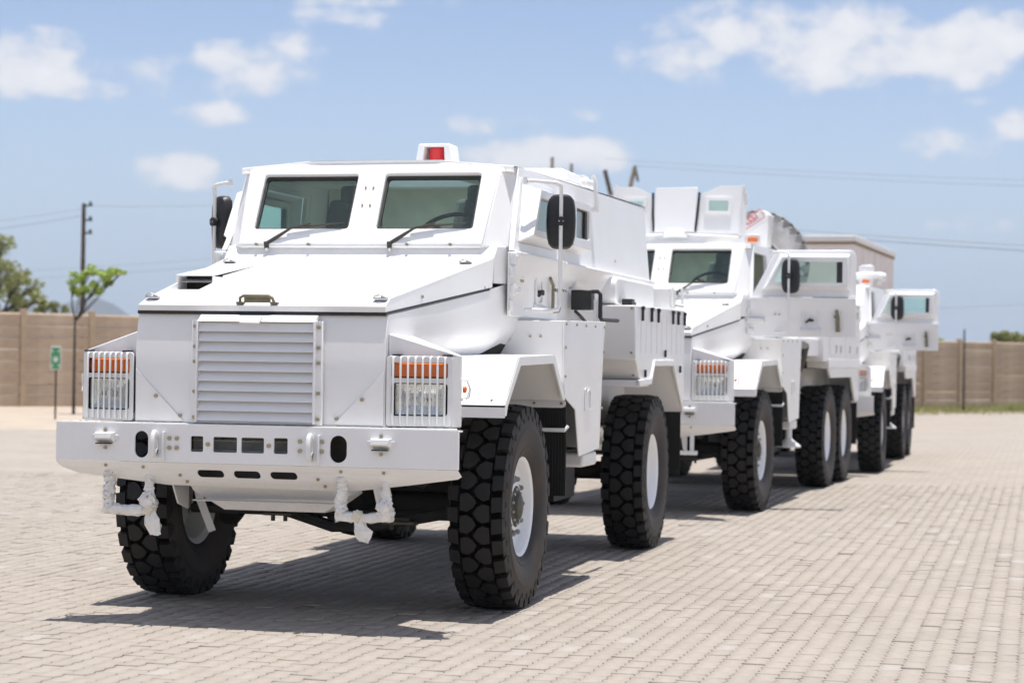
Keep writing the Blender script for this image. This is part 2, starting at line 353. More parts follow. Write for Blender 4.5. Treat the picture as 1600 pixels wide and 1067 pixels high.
cam2 = np.array(CAM_P[:2]); fw2 = np.array([math.sin(YAW), math.cos(YAW)]); rt2 = np.array([math.cos(YAW), -math.sin(YAW)])
cols = np.arange(int(-22/PW), int(12/PW)); P0 = []
for cidx in cols:
    off = (cidx % 2)*PL*.5
    ys = np.arange(YN+off, YF-PL*.5, PL)
    P0.append(np.stack([np.full(len(ys), cidx*PW), ys], 1))
P0 = np.concatenate(P0)
rel = P0+np.array([PW/2, PL/2])-cam2; dep = rel@fw2; lat = rel@rt2
keep = (dep > 8.6) & (np.abs(lat) < .243*dep+1.1) & (dep < 27)
P0 = P0[keep]; dep = dep[keep]; lat = lat[keep]
top = rng.normal(0, .0016, len(P0)); tilt = rng.normal(0, .014, (len(P0), 2))
P0 = P0+rng.normal(0, .0006, P0.shape)
vis = (np.abs(lat) < .24*dep) & (dep > 9.55)
# stones with an unhidden view, nearest first
order = np.argsort(np.where(vis, dep, 1e9))[:300]
ind = np.zeros(len(P0), bool); ind[order] = True
def np_mesh(name, V, ngon, quads, m):
    n, k = V.shape[:2]; me = bpy.data.meshes.new(name)
    me.vertices.add(n*k); me.vertices.foreach_set('co', V.reshape(-1))
    per = len(ngon)+4*len(quads); base = np.array(list(ngon)+[i for q in quads for i in q])
    li = (base[None]+np.arange(n)[:, None]*k).reshape(-1)
    tot = np.tile(np.array([len(ngon)]+[4]*len(quads)), n); st = np.concatenate([[0], np.cumsum(tot)[:-1]])
    me.loops.add(len(li)); me.loops.foreach_set('vertex_index', li.astype(np.int32))
    me.polygons.add(len(tot)); me.polygons.foreach_set('loop_start', st.astype(np.int32)); me.polygons.foreach_set('loop_total', tot.astype(np.int32))
    me.update(calc_edges=True); me.validate(); me.materials.append(m); return me
V, ng, qd = paver_arrays(P0[~ind], top[~ind], tilt[~ind])
o = link('pavers', np_mesh('pavers', V, ng, qd, PAV), yard); o['kind'] = 'stuff'
pv = []
for k in range(6):
    V, ng, qd = paver_arrays(np.zeros((1, 2)), np.zeros(1), rng.normal(0, .010, (1, 2))); pv.append(np_mesh('paver', V, ng, qd, PAV))
for i, j in enumerate(np.where(ind)[0]): link('paver', pv[i % 6], yard, loc=(P0[j, 0], P0[j, 1], top[j]))

# ------------------------------------------------------------------ sandy verge under the left part of the wall
WA = Vector((-23.2, 34.2, 0)); WD = Vector((.612, .791, 0)).normalized(); WN = Vector((WD.y, -WD.x, 0))   # wall line, normal towards the camera
vg = M(); n = 40; vs = []; fs = []
prof = [(11.0, -.02), (10.8, .05), (6, .09), (0, .16), (-6, .16)]
for i in range(n+1):
    t = -16+i*(40/n)
    k = 1 if t < 14 else max(0, 1-(t-14)/8)
    for d, z in prof:
        p = WA+WD*t+WN*(d+.35*math.sin(t*.7)+.2*math.sin(t*1.9)); vs.append((p.x, p.y, z*k-.03*(1-k)-.005))
m = len(prof); fs = [(i*m+j, (i+1)*m+j, (i+1)*m+j+1, i*m+j+1) for i in range(n) for j in range(m-1)]
vg.add(vs, fs); tag(vg.build('sandy_verge', SAND, ang=60), kind='structure')

# ------------------------------------------------------------------ precast boundary wall
BAY = 1.9; ROWS = 8; PH = .298
wall = empty('boundary_wall', WA); wall.rotation_euler = (0, 0, math.atan2(WD.y, WD.x))
tag(wall, 'brown precast concrete boundary wall of stacked panels between posts behind the yard', 'wall')
pm = []
for k in range(5):
    q = M(); h = PH-.008; t = .05
    # panel with chamfered long edges and a slightly uneven face
    sec = [(-t/2, .03), (-t/2+.022, 0), (t/2-.012, 0), (t/2, .012), (t/2, h-.012), (t/2-.012, h), (-t/2+.026, h), (-t/2, h-.035)]
    q.extr([(.06, y+rnd.uniform(-.004, .004), z) for y, z in sec], (BAY-.12, 0, 0)); pm.append(q.mesh('panel', CONC))
po = M(); po.extr([(-.075,-.09,-.2),(.075,-.09,-.2),(.06,.09,-.2),(-.06,.09,-.2)], (0, 0, 2.68)); pom = po.mesh('post', POSTM)
NB = 26
def base_z(t): return .13*max(0, 1-max(0, t-10)/10)
for i in range(NB+1):
    t = (i-2)*BAY+.35; z = base_z(t)
    link('post', pom, wall, .01, (t, 0, z))
    if i < NB:
        for r in range(ROWS):
            link('panel', rnd.choice(pm), wall, 0, (t, rnd.uniform(-.008, .008), (z+base_z(t+BAY))/2+r*PH+.01))

# dry grass at the foot of the wall, right end
gr = M(); rg = random.Random(5)
for i in range(9000):
    t = rg.uniform(22, 48); d = min(6.5, abs(rg.gauss(0, 2.6)))
    if rg.random() < .4: d = rg.uniform(0, 5.0)
    p = WA+WD*t+WN*d; h = rg.uniform(.03, .11)*(1.7 if d < .5 else 1); a = rg.uniform(0, 6.28); w = rg.uniform(.02, .05)
    dx, dy = math.cos(a)*w, math.sin(a)*w; lx, ly = rg.gauss(0, .04), rg.gauss(0, .04)
    gr.add([(p.x-dx, p.y-dy, -.01), (p.x+dx, p.y+dy, -.01), (p.x+lx, p.y+ly, h)], [(0, 1, 2)])
tag(gr.build('grass', GRASSM), 'sparse dry grass strip along the foot of the boundary wall', 'grass', kind='stuff')
ev = M(); vs = []
for i in range(21):
    t = 20+i*1.6
    for d in (6.2+.5*math.sin(i*1.3)+.3*math.sin(i*2.9), -1): p = WA+WD*t+WN*d; vs.append((p.x, p.y, .002))
ev.add(vs, [(2*i, 2*i+2, 2*i+3, 2*i+1) for i in range(20)]); tag(ev.build('earth_verge', EARTH), kind='structure')

# ------------------------------------------------------------------ vegetation
def foliage(m, c, r, n, size, rg, flat=1.):
    for _ in range(n):
        d = Vector((rg.gauss(0, 1), rg.gauss(0, 1), rg.gauss(0, 1))).normalized()*(r*rg.random()**.4); d.z *= flat
        p = Vector(c)+d; a = Vector((rg.gauss(0, 1), rg.gauss(0, 1), rg.gauss(0, .6))).normalized(); b = a.cross(Vector((rg.gauss(0, 1), rg.gauss(0, 1), rg.gauss(0, 1)))).normalized()
        s = size*rg.uniform(.6, 1.3); w = s*.42
        m.add([p-a*s, p+b*w, p+a*s, p-b*w], [(0, 1, 2, 3)])
def tree(name, base, H, crown, trunk_r, leaf, n, size, label, group=None, seed=1, lean=(0, 0), flat=.75, cat='tree'):
    """crown: list of (dx,dy,z,r) clumps"""
    rg = random.Random(seed); root = tag(empty(name, base), label, cat, group)
    tk = M(); topz = min(c[2] for c in crown); fork = Vector((lean[0]*.5, lean[1]*.5, topz*.75))
    tk.tube([(0,0,-.2), (lean[0]*.15, lean[1]*.15, topz*.35), fork], [trunk_r*1.25, trunk_r, trunk_r*.75], 7)
    lf = M(); tot = sum(c[3]**2 for c in crown)
    for dx, dy, z, r in crown:
        e = Vector((dx, dy, z)); mid = fork.lerp(e, .5)+Vector((rg.gauss(0, .1), rg.gauss(0, .1), .15*r))
        tk.tube([fork, mid, e], [trunk_r*.42, trunk_r*.28, trunk_r*.12], 5)
        k = int(n*r*r/tot)
        for _ in range(5):
            d = Vector((rg.gauss(0, 1), rg.gauss(0, 1), rg.gauss(0, .7))).normalized()*r*.62
            e2 = e+d; tk.tube([mid, e+d*.5, e2], [trunk_r*.22, trunk_r*.12, trunk_r*.05], 4)
            foliage(lf, e2, r*.62, k//5, size, rg, flat)
    tk.build('trunk', BARK, root); lf.build('crown', leaf, root)
    return root
def at_px(px, py, dist, z=0.):
    p = px_at(px, py, dist); return (p.x, p.y, z)
def clumps(spec, dist, base):
    """crown clumps seen at these pixels (px, py, radius px, depth shift)"""
    out = []
    for px, py, r, dd in spec:
        p = px_at(px, py, dist+dd); out.append((p.x-base[0], p.y-base[1], p.z-base[2], r/3296*dist))
    return out
b1 = at_px(-8, 560, 82)
tree('olive_tree', b1, 8, clumps([(-30,390,40,0),(2,380,22,1),(4,430,30,-1),(-20,440,45,2),(24,450,24,0),(48,448,20,1),(58,470,16,0),(20,475,22,0),(38,430,12,1),(-40,470,40,0)], 82, b1), .16, LEAFD, 5200, .10, 'grey-green leafy tree rising behind the wall at the left edge', seed=3)
b2 = at_px(115, 636, 49, .1)
tree('young_tree', b2, 3, clumps([(118,437,14,0),(140,425,13,.2),(160,432,13,-.2),(180,424,13,0),(128,455,12,0),(150,450,13,.1),(112,452,9,0),(170,440,9,.1),(190,427,7,0)], 49, b2), .032, LEAFB, 1500, .06, 'thin young tree with bright fresh green crown in front of the wall', seed=9, flat=.6)
b3 = at_px(1572, 570, 95)
tree('round_bush', b3, 4, clumps([(1560,530,12,0),(1575,526,13,0),(1588,531,12,0),(1572,540,14,0)], 95, b3), .1, LEAFD, 1500, .10, 'round green treetop showing above the wall, left of the one at the edge', seed=4)
b4 = at_px(1606, 570, 97)
tree('round_bush', b4, 4, clumps([(1600,532,10,0),(1612,528,14,0),(1606,540,12,0)], 97, b4), .1, LEAFD, 900, .10, 'green treetop above the wall cut by the right edge', seed=6)
b5 = at_px(1462, 570, 90)
tree('round_bush', b5, 3.4, clumps([(1456,537,9,0),(1467,536,8,0),(1462,545,8,0)], 90, b5), .1, LEAFB, 700, .08, 'small bright green treetop just beside the rearmost open truck door', seed=8)
b6 = at_px(80, 560, 84)
tree('low_bush', b6, 3, clumps([(70,478,10,0),(85,480,10,0),(100,482,8,0),(60,480,9,0)], 84, b6), .08, LEAFD, 900, .08, 'low bush line just topping the wall between tree and pole', seed=12, cat='bush')
wd = M(); rg = random.Random(2)
for k in range(260):
    a = rg.uniform(0, 6.28); h = rg.uniform(.12, .38); c0 = Vector((rg.gauss(0, .3), rg.gauss(0, .2), 0)); w = .02
    wd.add([c0+Vector((-w*math.sin(a), w*math.cos(a), 0)), c0-Vector((-w*math.sin(a), w*math.cos(a), 0)), c0+Vector((math.cos(a)*.15, math.sin(a)*.15, h))], [(0,1,2)])
wp = px_at(1584, 636, 72); tag(wd.build('weed_clump', LEAFD, loc=(wp.x, wp.y, 0)), 'dark weed clump at the foot of the wall near the right edge', 'weeds')

# ------------------------------------------------------------------ hills
hl = M(); vs = []; n = 80
for i in range(n+1):
    px = -300+i*28; dist = 3800; d = px_dir(px, 560); k = px
    h = 30+26*math.exp(-((k-150)/55)**2)+14*math.exp(-((k-60)/70)**2)+9*math.sin(k*.017)+5*math.sin(k*.043+1)
    h = max(12, h+32)if px < 420 else max(8, 40+6*math.sin(k*.02))
    q = Vector(CAM_P)+d*(dist/d.dot(fw)); vs += [(q.x, q.y, -20), (q.x, q.y, h), (q.x*1.25, q.y*1.25, h*.6)]
fs = []
for i in range(n): fs += [(3*i, 3*i+3, 3*i+4, 3*i+1), (3*i+1, 3*i+4, 3*i+5, 3*i+2)]
hl.add(vs, fs); tag(hl.build('hills', HILL, ang=80), kind='structure')

# ------------------------------------------------------------------ poles, wires, sign, shed
def pole_obj(name, base, top, r, label, m=WOOD):
    o = tag(empty(name, base), label, 'pole'); q = M(); h = top-base[2]
    q.tube([(0,0,0), (0,0,h*.5), (0,0,h)], [r*1.2, r*1.05, r*.85], 10); q.build('shaft', m, o); return o, h
p = px_at(131, 318, 78); up_, h = pole_obj('utility_pole', (p.x, p.y, 0), p.z, .085, 'dark slim utility pole with three insulators on its right behind the wall')
for dy in (.08, .62, 1.1):
    q = M(); q.box(0, .34, -.04, .04, h-dy-.03, h-dy+.03); q.cyl((.27, 0, h-dy-.02), (.27, 0, h-dy+.14), .055, 8); q.build('insulator', DARK, up_)
p = px_at(863, 246, 105); pole_obj('utility_pole', (p.x, p.y, 0), p.z, .095, 'bare grey pole top above the lead truck roof, left of two', WOODL)
p = px_at(893, 256, 110); pole_obj('utility_pole', (p.x, p.y, 0), p.z, .095, 'bare grey pole top above the lead truck roof, right of two', WOODL)
# timber line structure with a crossarm and two raking arms
D0 = 92; A = px_at(985, 300, D0); fr = tag(empty('line_support', (A.x, A.y, 0)), 'timber line support with crossarm and two raised arms behind the lead truck', 'pole')
L = lambda px, py: px_at(px, py, D0)-Vector((A.x, A.y, 0))
q = M(); q.tube([L(985, 296)-Vector((0, 0, L(985, 296).z)), L(985, 296)], .085, 8); q.build('shaft', WOOD, fr)
q = M(); q.tube([L(951, 304), L(994, 296)], .085, 8); q.build('crossarm', WOODL, fr)
q = M(); q.tube([L(945, 266), L(954, 303)], .095, 8); q.build('arm', WOOD, fr)
q = M(); q.tube([L(984, 296), L(992, 262)], .10, 8); q.build('arm', WOODL, fr)
q = M(); q.tube([L(992, 259), L(997, 284)], .05, 8); q.build('brace', WOOD, fr)
p = px_at(1507, 514, 70); pole_obj('fence_pole', (p.x, p.y, 0), p.z, .032, 'thin dark steel pole standing against the right end of the wall', DARK)
def wire(a, b, r, label, sag=.5):
    A, B = px_at(*a), px_at(*b); q = M(); pts = []
    for i in range(21):
        t = i/20; p = A.lerp(B, t); p.z -= sag*4*t*(1-t); pts.append(p)
    q.tube(pts, r, 5); tag(q.build('power_line', WIREM), label, 'cable', 'overhead power lines')
wire((-400, 365, 74), (135, 325, 78), .008, 'power line reaching the dark utility pole top from the left', .3)
wire((-400, 383, 74), (135, 336, 78), .008, 'second power line left of the dark utility pole, below its top', .3)
wire((135, 322, 78), (700, 288, 84), .008, 'power line from the dark utility pole towards the lead truck roof', .3)
wire((-400, 440, 100), (700, 370, 120), .009, 'faint lower power line crossing behind the dark pole, upper of two', .4)
wire((-400, 452, 100), (700, 382, 120), .009, 'faint lower power line crossing behind the dark pole, lower of two', .4)
wire((945, 248, 92), (2300, 290, 80), .008, 'uppermost power line running right from the timber support', .35)
wire((990, 259, 92), (2300, 298, 80), .009, 'power line running right from the timber support just below the uppermost', .35)
wire((900, 330, 60), (2300, 415, 56), .009, 'dark power line right of the spare tyre, upper of the thick pair', .2)
wire((900, 337, 60), (2300, 424, 56), .009, 'dark power line right of the spare tyre, lower of the thick pair', .2)
wire((1300, 488, 95), (2300, 425, 80), .008, 'lowest faint power line above the right part of the wall', .2)

sg = px_at(86, 660, 46); sgn = tag(empty('assembly_sign', (sg.x, sg.y, .035), R(12)), 'green and white assembly point sign on a thin post stand', 'sign')
q = M(); q.cyl((0,0,0), (0,0,1.30), .022, 8); q.build('post', DARK, sgn)
q = M(); q.extr(rrect(-.42,.42,-.05,.05,.01) and [(-.5,-.05,.0),(.42,-.05,.0),(.42,.05,.0),(-.5,.05,.0)], (0,0,.025)); q.extr([(-.03,-.3,0),(.03,-.3,0),(.03,.3,0),(-.03,.3,0)], (0,0,.028)); q.build('stand_foot', DARK, sgn)
q = M(); q.extr([(x, -.03, z) for x, z in rrect(-.115,.115,1.12,1.64,.01)], (0,.008,0)); bd = q.build('sign_board', WHT, sgn)
q = M(); q.extr([(x, -.032, z) for x, z in rrect(-.1,.1,1.135,1.60,.01)], (0,.004,0)); q.build('green_field', GREEN, bd)
q = M()
def arrow(cx, cz, ang):
    c, s = math.cos(ang), math.sin(ang)
    for poly in ([(-.05,-.011),(.0,-.011),(.0,.011),(-.05,.011)], [(0,-.026),(.036,0),(0,.026)]):
        q.extr([(cx+x*c-z*s, -.0335, cz+x*s+z*c) for x, z in poly], (0,.001,0))
for sx_, sz_ in ((-1,1),(1,1),(-1,-1),(1,-1)): arrow(sx_*.066, 1.367+sz_*.155, math.atan2(-sz_*1.3, -sx_))
for cx, cz, k in ((-.035,1.36,.8),(.035,1.36,.8),(0,1.35,1)):
    q.extr([(cx+.014*k*math.cos(t*.785), -.0335-.0002*k, cz+.055*k+.014*k*math.sin(t*.785)) for t in range(8)], (0,.001,0))
    q.extr([(cx-.02*k, -.0335-.0002*k, cz-.07*k), (cx+.02*k, -.0335-.0002*k, cz-.07*k), (cx+.024*k, -.0335-.0002*k, cz+.03*k), (cx-.024*k, -.0335-.0002*k, cz+.03*k)], (0,.001,0))
q.build('pictogram', WHT, bd)

# beige shed beyond the last truck
D1 = 50; c0 = px_at(1338, 369, D1); HT = c0.z
sh = tag(empty('beige_shed', (c0.x, c0.y, 0), R(-3.2)), 'beige box shed with pale overhanging roof beyond the rearmost truck', 'building')
W_, L_ = 2.3, 7.6
q = M(); q.box(-W_+.04, -.05, .05, L_-.05, 0, HT-.181)
q.build('wall', SHEDW, sh, .01)
for i in range(7):
    q = M(); y = .5+i*1.08; q.box(-.049, -.040, y, y+.05, 0, HT-.185); q.build('cladding_rib', SHEDW, sh)
q = M(); q.box(-W_, 0, 0, L_, HT-.125, HT+.02); q.build('roof', SHEDR, sh, .02)
q = M(); q.box(-W_+.02, -.02, .02, L_-.02, HT-.180, HT-.126); q.build('soffit', SHEDT, sh)

# ------------------------------------------------------------------ air between here and the hills
hz = M(); hz.box(-5600, 5600, -1500, 6200, -31, 135); hzo = hz.build('haze'); hzo.data.materials.clear()
hm = bpy.data.materials.new('haze_air'); hm.use_nodes = True; hn = hm.node_tree; hn.nodes.clear()
ho_ = N(hn, 'ShaderNodeOutputMaterial'); hv = N(hn, 'ShaderNodeVolumePrincipled'); hv.inputs['Color'].default_value = (.78,.88,1,1); hv.inputs['Density'].default_value = 2.4e-4; hv.inputs['Anisotropy'].default_value = .2
hn.links.new(hv.outputs[0], ho_.inputs['Volume']); hzo.data.materials.append(hm); tag(hzo, kind='stuff')

# ------------------------------------------------------------------ wheels
TR, TW, TO = .63, .353, 1.24
def tyre_mesh():
    q = M(); w = TW/2; q.use(RUBD)
    half = [(.300,.118),(.306,.132),(.335,.150),(.36,.158),(.365,.1555),(.40,.168),(.45,.1755),(.485,.177),(.49,.1745),(.53,.1735),(.565,.169),(.590,.158)]
    q.lathe(half, seg=72); q.lathe([(r, -a) for r, a in half[::-1]]+[(.285,-.11),(.285,.11),half[0]], seg=72); q.use(RUB)
    q.use(GROOVE_SHADE); q.lathe([half[-1],(.597,.135),(.598,.06),(.598,-.06),(.597,-.135),(half[-1][0],-half[-1][1])], seg=72); q.use(RUB)
    n = 30; pt = 2*math.pi/n
    def blk(poly, ph, rt=TR, rb=.592):
        def P(a, t, r): th = (t+ph)*pt; return (a, r*math.cos(th), r*math.sin(th))
        cx = sum(p[0] for p in poly)/len(poly); ct = sum(p[1] for p in poly)/len(poly)
        def rr(a): return rt-.010*max(0, (abs(a)-.11)/.06)**2
        q.frust([P(a, t, rb) for a, t in poly], [P(cx+(a-cx)*.99, ct+(t-ct)*.99, rr(a)) for a, t in poly])
    for i in range(n):
        for s in (1, -1):
            ph = i+(.5 if s < 0 else 0)
            # shoulder block with a foot running down the side
            def P(a, t, r): th = (t+ph)*pt; return (s*a, r*math.cos(th), r*math.sin(th))
            q.frust([P(.101,.08,.592), P(.172,.04,.556), P(.172,.74,.556), P(.101,.80,.592)],
                    [P(.103,.10,.6295), P(.168,.07,.619), P(.168,.71,.619), P(.103,.77,.6295)])
            blk([(s*.014,.20),(-s*.010,.48),(s*.014,.76),(s*.048,.92),(s*.090,.84),(s*.090,.12),(s*.048,.05)], ph+.35)
            q.frust([P(.1735,.20,.53), P(.172,.20,.56), P(.172,.56,.56), P(.1735,.56,.53)],
                    [P(.1775,.24,.535), P(.176,.24,.556), P(.176,.52,.556), P(.1775,.52,.535)])
    return q.mesh('tyre', ang=28)
TYRE = tyre_mesh()
def rim_mesh(kind):
    q = M(); q.use(RIMM)
    # rim: flange, well, disc
    q.lathe([(.312,.122),(.314,.130),(.306,.134),(.288,.122),(.276,.095),(.268,.05),(.262,-.05),(.272,-.10),(.300,-.128),(.312,-.124)], seg=56)
    if kind == 'front':
        q.lathe([(.272,.07),(.256,.045),(.240,.03),(.222,.052),(.208,.075),(.190,.077),(.150,.077),(.145,.05)], seg=48)
        for k in range(8):
            t = 2*math.pi*(k+.5)/8; q.use(DARK)
            q.cyl((.030, .241*math.cos(t), .241*math.sin(t)), (.0345, .238*math.cos(t), .238*math.sin(t)), .017, 10)
    else:
        q.lathe([(.270,.07),(.255,.052),(.20,.046),(.10,.050),(.0001,.052)], seg=48)
    return q.mesh('wheel_rim')
RIM = {k: rim_mesh(k) for k in ('front', 'rear')}
def hub_mesh():
    q = M(); q.use(RIMM)
    q.lathe([(.15,.02),(.148,.055),(.135,.060),(.128,.058)], seg=36); q.use(HUBM)
    q.lathe([(.129,.055),(.122,.062),(.105,.066),(.085,.064),(.075,.085),(.055,.092),(.0001,.094)], seg=36); q.use(STEEL)
    for k in range(12):
        t = 2*math.pi*k/12; q.cyl((.058, .108*math.cos(t), .108*math.sin(t)), (.074, .108*math.cos(t), .108*math.sin(t)), .009, 6)
    return q.mesh('hub')
def nuts_mesh():
    q = M(); q.use(GROOVE_SHADE); q.lathe([(.158,.0375),(.150,.0375)], seg=36); q.use(NUTM)  # near-black ring paints shade into the disc recess behind the nuts
    for k in range(10):
        t = 2*math.pi*k/10; c, s = .172*math.cos(t), .172*math.sin(t)
        q.cyl((.034, c, s), (.044, c, s), .022, 10); q.cyl((.042, c, s), (.064, c, s), .0165, 6); q.cyl((.062, c, s), (.070, c, s), .009, 8)
    return q.mesh('wheel_nuts')
HUB = hub_mesh(); NUTS = nuts_mesh()
for me_ in (HUB, NUTS): me_.transform(Matrix.Translation((.040, 0, 0)))
def wheel(parent, s, y, kind, spin):
    w = link('wheel', RIM[kind], parent, 0, (s*(TO-TW/2), y, TR)); w.rotation_euler = (spin, 0, 0 if s > 0 else math.pi)
    link('tyre', TYRE, w)
    if kind == 'front': link('hub', HUB, w); o = link('wheel_nuts', NUTS, w); o['kind'] = 'stuff'
    return w

# ------------------------------------------------------------------ trucks
def YW(z): return 1.902+(z-2.373)*.574      # raked windscreen plane
def XS(z): return 1.0-(z-2.22)*.09          # upper side plane
def truck(name, loc, yaw, kind, label):
    t = empty(name, (loc[0], loc[1], 0), yaw); tag(t, label, 'armoured truck', 'white armoured trucks parked in line')
    first = kind == 1; bolts = M()
    if kind == 3: t.scale = (.96, .96, .96)
    # ---- bumper
    q = M(); outer = [(-1.2025,.925),(1.2025,.925),(1.2025,1.1425),(-1.2025,1.1425)]
    hol = [rrect(-.371,-.296,.989,1.078,.008), rrect(-.235,-.092,.989,1.076,.008), rrect(-.066,.070,.989,1.076,.008), rrect(.129,.211,.989,1.078,.008), oval(-.672,1.024,.082,.152), oval(.51,1.024,.10,.152)]
    q.holes(outer, hol, lambda u, v, w: (u, w, v), .012)
    low = [(-1.2025,.925),(-1.2025,.905),(-1.185,.885),(-1.10,.850),(-.56,.792),(.56,.786),(.92,.835),(1.19,.875),(1.215,.89),(1.2025,.925)]
    q.holes(low, [oval(-.27,.866,.16,.045), oval(-.05,.866,.16,.045), oval(.17,.866,.16,.045)], lambda u, v, w: (u, (.925-v)*.95+w, v-w*.3-.0008), .010)
    q.box(-1.2005, 1.2005, .0125, .10, 1.131, 1.1405)
    for s in (-1, 1): q.extr([(s*1.2,.0125,.925),(s*1.2,.035,.925),(s*1.2,.035,1.13),(s*1.2,.0125,1.13)], (-s*.01,0,0))
    bmp = q.build('bumper', PAINT, t, .005)
    q = M(); q.extr([(-1.19,.012,1.1430),(1.19,.012,1.1430),(1.185,.04,1.1430),(1.14,.19,1.1430),(.75,.30,1.1430),(-.75,.30,1.1430),(-1.14,.19,1.1430),(-1.185,.04,1.1430)], (0,0,.0045))
    for i in range(46):
        for j in range(3):
            x = -1.15+i*.05; y = .05+j*.04+(.02 if i % 2 else 0); q.box(x, x+.025, y, y+.006, 1.147, 1.150)
    q.build('tread_plate', DECK, bmp)
    for s, x in ((-1,-.582),(1,.350)):   # towing eyes
        q = M(); q.lathe([(.075,-.012),(.085,-.004),(.085,.010),(.075,.016),(.045,.016),(.038,.008),(.038,-.004),(.045,-.012)], (0,0,0), 'X', 20, True)
        q.xf(lambda p: (p.x+x, p.y*.45-.03, p.z*.95+1.03)); q.box(x-.012, x+.016, -.03, .01, .95, 1.0); q.build('towing_eye', PAINT2, bmp, .003)
        q = M(); q.box(x+.045, x+.055, -.03, .0, .935, 1.10); q.build('gusset', PAINT2, bmp, .003)
    for x in (-.894,.760):               # marker lamps on the bumper
        q = M().use(PAINT2); q.frust([(x-.062,-.0,1.03),(x+.062,-.0,1.03),(x+.062,-.0,1.09),(x-.062,-.0,1.09)], [(x-.05,-.045,1.055),(x+.05,-.045,1.055),(x+.05,-.04,1.085),(x-.05,-.04,1.085)])
        q.box(x-.08, x+.08, -.006, -.001, 1.045, 1.075); q.use(BLACK).box(x-.047, x+.047, -.040, -.003, 1.022, 1.0285); q.build('marker_lamp', None, bmp, .003)
        bolts.bolt((x, -.002, 1.102), (0,-1,0)); bolts.bolt((x, -.002, 1.0), (0,-1,0))
    for x in (-.50,-.455,.285,.415): [bolts.bolt((x, -.001, z), (0,-1,0), .013) for z in (1.008, 1.062)]
    for x in (-.266,.1): bolts.bolt((x, -.001, 1.033), (0,-1,0), .013)
    for x, z in ((-.46,.852),(-.43,.815),(.37,.85),(.40,.81),(-.9,.9),(-.67,.895),(.52,.90),(.77,.90)): bolts.bolt((x, (.925-z)*.95-.001, z), (0,-.75,-.6), .010)
    # winch fairing behind the openings; dark sheet added so the slots look shaded
    q = M(); q.box(-.42, .25, .16, .2, .97, 1.1); q.box(-.4, .24, .08, .15, .985, 1.0); q.box(-.4,.24,.10,.15,1.045,1.055); q.build('inner_beam', GREYP, bmp)
    q = M(); q.box(-.60,.50,.20,.22,.80,1.12); q.build('dark_backing', DARK, bmp)
    # skid plate
    q = M(); q.extr([(-.50,.30,.785),(.46,.30,.78),(.46,.36,.745),(.29,.42,.635),(-.33,.42,.635),(-.50,.36,.745)], (0,.25,0)); q.box(-.47,.44,.27,.36,.692,.70)
    q.build('skid_plate', PAINT, t, .006)
    for s in (-1, 1): q = M(); q.extr([(s*.62-.02,.35,.80),(s*.62-.02,.60,.80),(s*.62-.02,.60,.62),(s*.62-.02,.45,.66)], (.012,0,0)); q.build('side_bracket', PAINT2, t, .003)
    # ---- steps hanging from the bumper
    for s, xa, xb in ((-1,-.905,-.655),(1,.505,.768)):
        rg = random.Random(11 if s < 0 else 23)
        if first:
            def crump(path, r0, seg=14, sub=9, amp=.13):
                P = [Vector(p) for p in path]; pts = []
                for i in range(len(P)-1): pts += [P[i].lerp(P[i+1], k/sub) for k in range(sub)]
                pts.append(P[-1]); n0 = len(q.v); rl = [r0]*len(P) if not isinstance(r0, list) else r0; rs_ = [float(np.interp(k/(len(pts)-1)*(len(P)-1), range(len(P)), rl)) for k in range(len(pts))]; r0 = sum(rl)/len(rl); q.tube(pts, [r_*rg.uniform(1-amp, 1+amp) for r_ in rs_], seg)
                for k in range(n0, len(q.v)): v = Vector(q.v[k]); q.v[k] = tuple(v+Vector((rg.gauss(0,1), rg.gauss(0,1), rg.gauss(0,1)))*r0*.11)
            q = M().use(WRAP); zb = .655
            crump([(xa,.085,.865),(xa+.005,.09,.80),(xa-.008,.09,.72),(xa,.09,zb)], .034); crump([(xb,.085,.865),(xb-.005,.09,.78),(xb+.01,.09,zb)], [.018,.028,.036])
            crump([(xa-.03,.09,zb-.01),((xa+xb)/2,.085,zb-.018),(xb+.03,.09,zb)], .031, seg=8, amp=.10)
            crump([(xb-.03,.08,.72),(xb+.0,.07,.70),(xb+.03,.08,.72)], .04, sub=5)
            bx = xb+.01 if s < 0 else (xa+xb)/2-.03; q.use(WRAP)
            rings = []
            for k, (dz, w) in enumerate(((.02,.026),(-.03,.03),(-.06,.046),(-.09,.05),(-.125,.036),(-.15,.03))):
                for j in range(12):
                    a = j*math.pi/6; rr = w*(1+.35*rg.uniform(-1,1)); rings.append((bx+math.cos(a)*rr+(-dz*.25), .08+math.sin(a)*rr*.45, zb+dz+rg.uniform(-.006,.006)))
            q.add(rings, [(k*12+j, k*12+(j+1)%12, (k+1)*12+(j+1)%12, (k+1)*12+j) for k in range(5) for j in range(12)])
            q.use(TAPE); q.tube([(bx-.02,.075,zb+.005),(bx+.02,.07,zb-.02)], .033, 9)
            q.build('wrapped_step', None, t, ang=24)
        else:
            q = M(); q.box(xa-.02, xa+.02, .08, .10, .66, .87); q.box(xb-.02, xb+.02, .08, .10, .66, .87); q.box(xa-.05, xb+.05, .05, .13, .625, .665); q.build('bumper_step', PAINT2, t, .004)
    # ---- nose
    q = M(); W = .753
    q.extr([(0,.085,1.150),(0,.080,1.605),(0,.115,1.775),(0,.9,1.86),(0,.9,1.150)], (W,0,0)); q.xf(lambda p: (p.x*2-W, p.y, p.z))
    nose = q.build('nose', PAINT, t, .006)
    for s in (-1, 1):
        q = M(); q.extr([(s*.745,.080,1.455),(s*.745,.0845,1.158),(s*.45,.0845,1.158)], (0,-.007,0)); bolts.bolt((s*.62,.075,1.30),(0,-1,0),.012); bolts.bolt((s*.47,.075,1.19),(0,-1,0),.010)
        q.build('gusset_plate', PAINT, nose, .002)
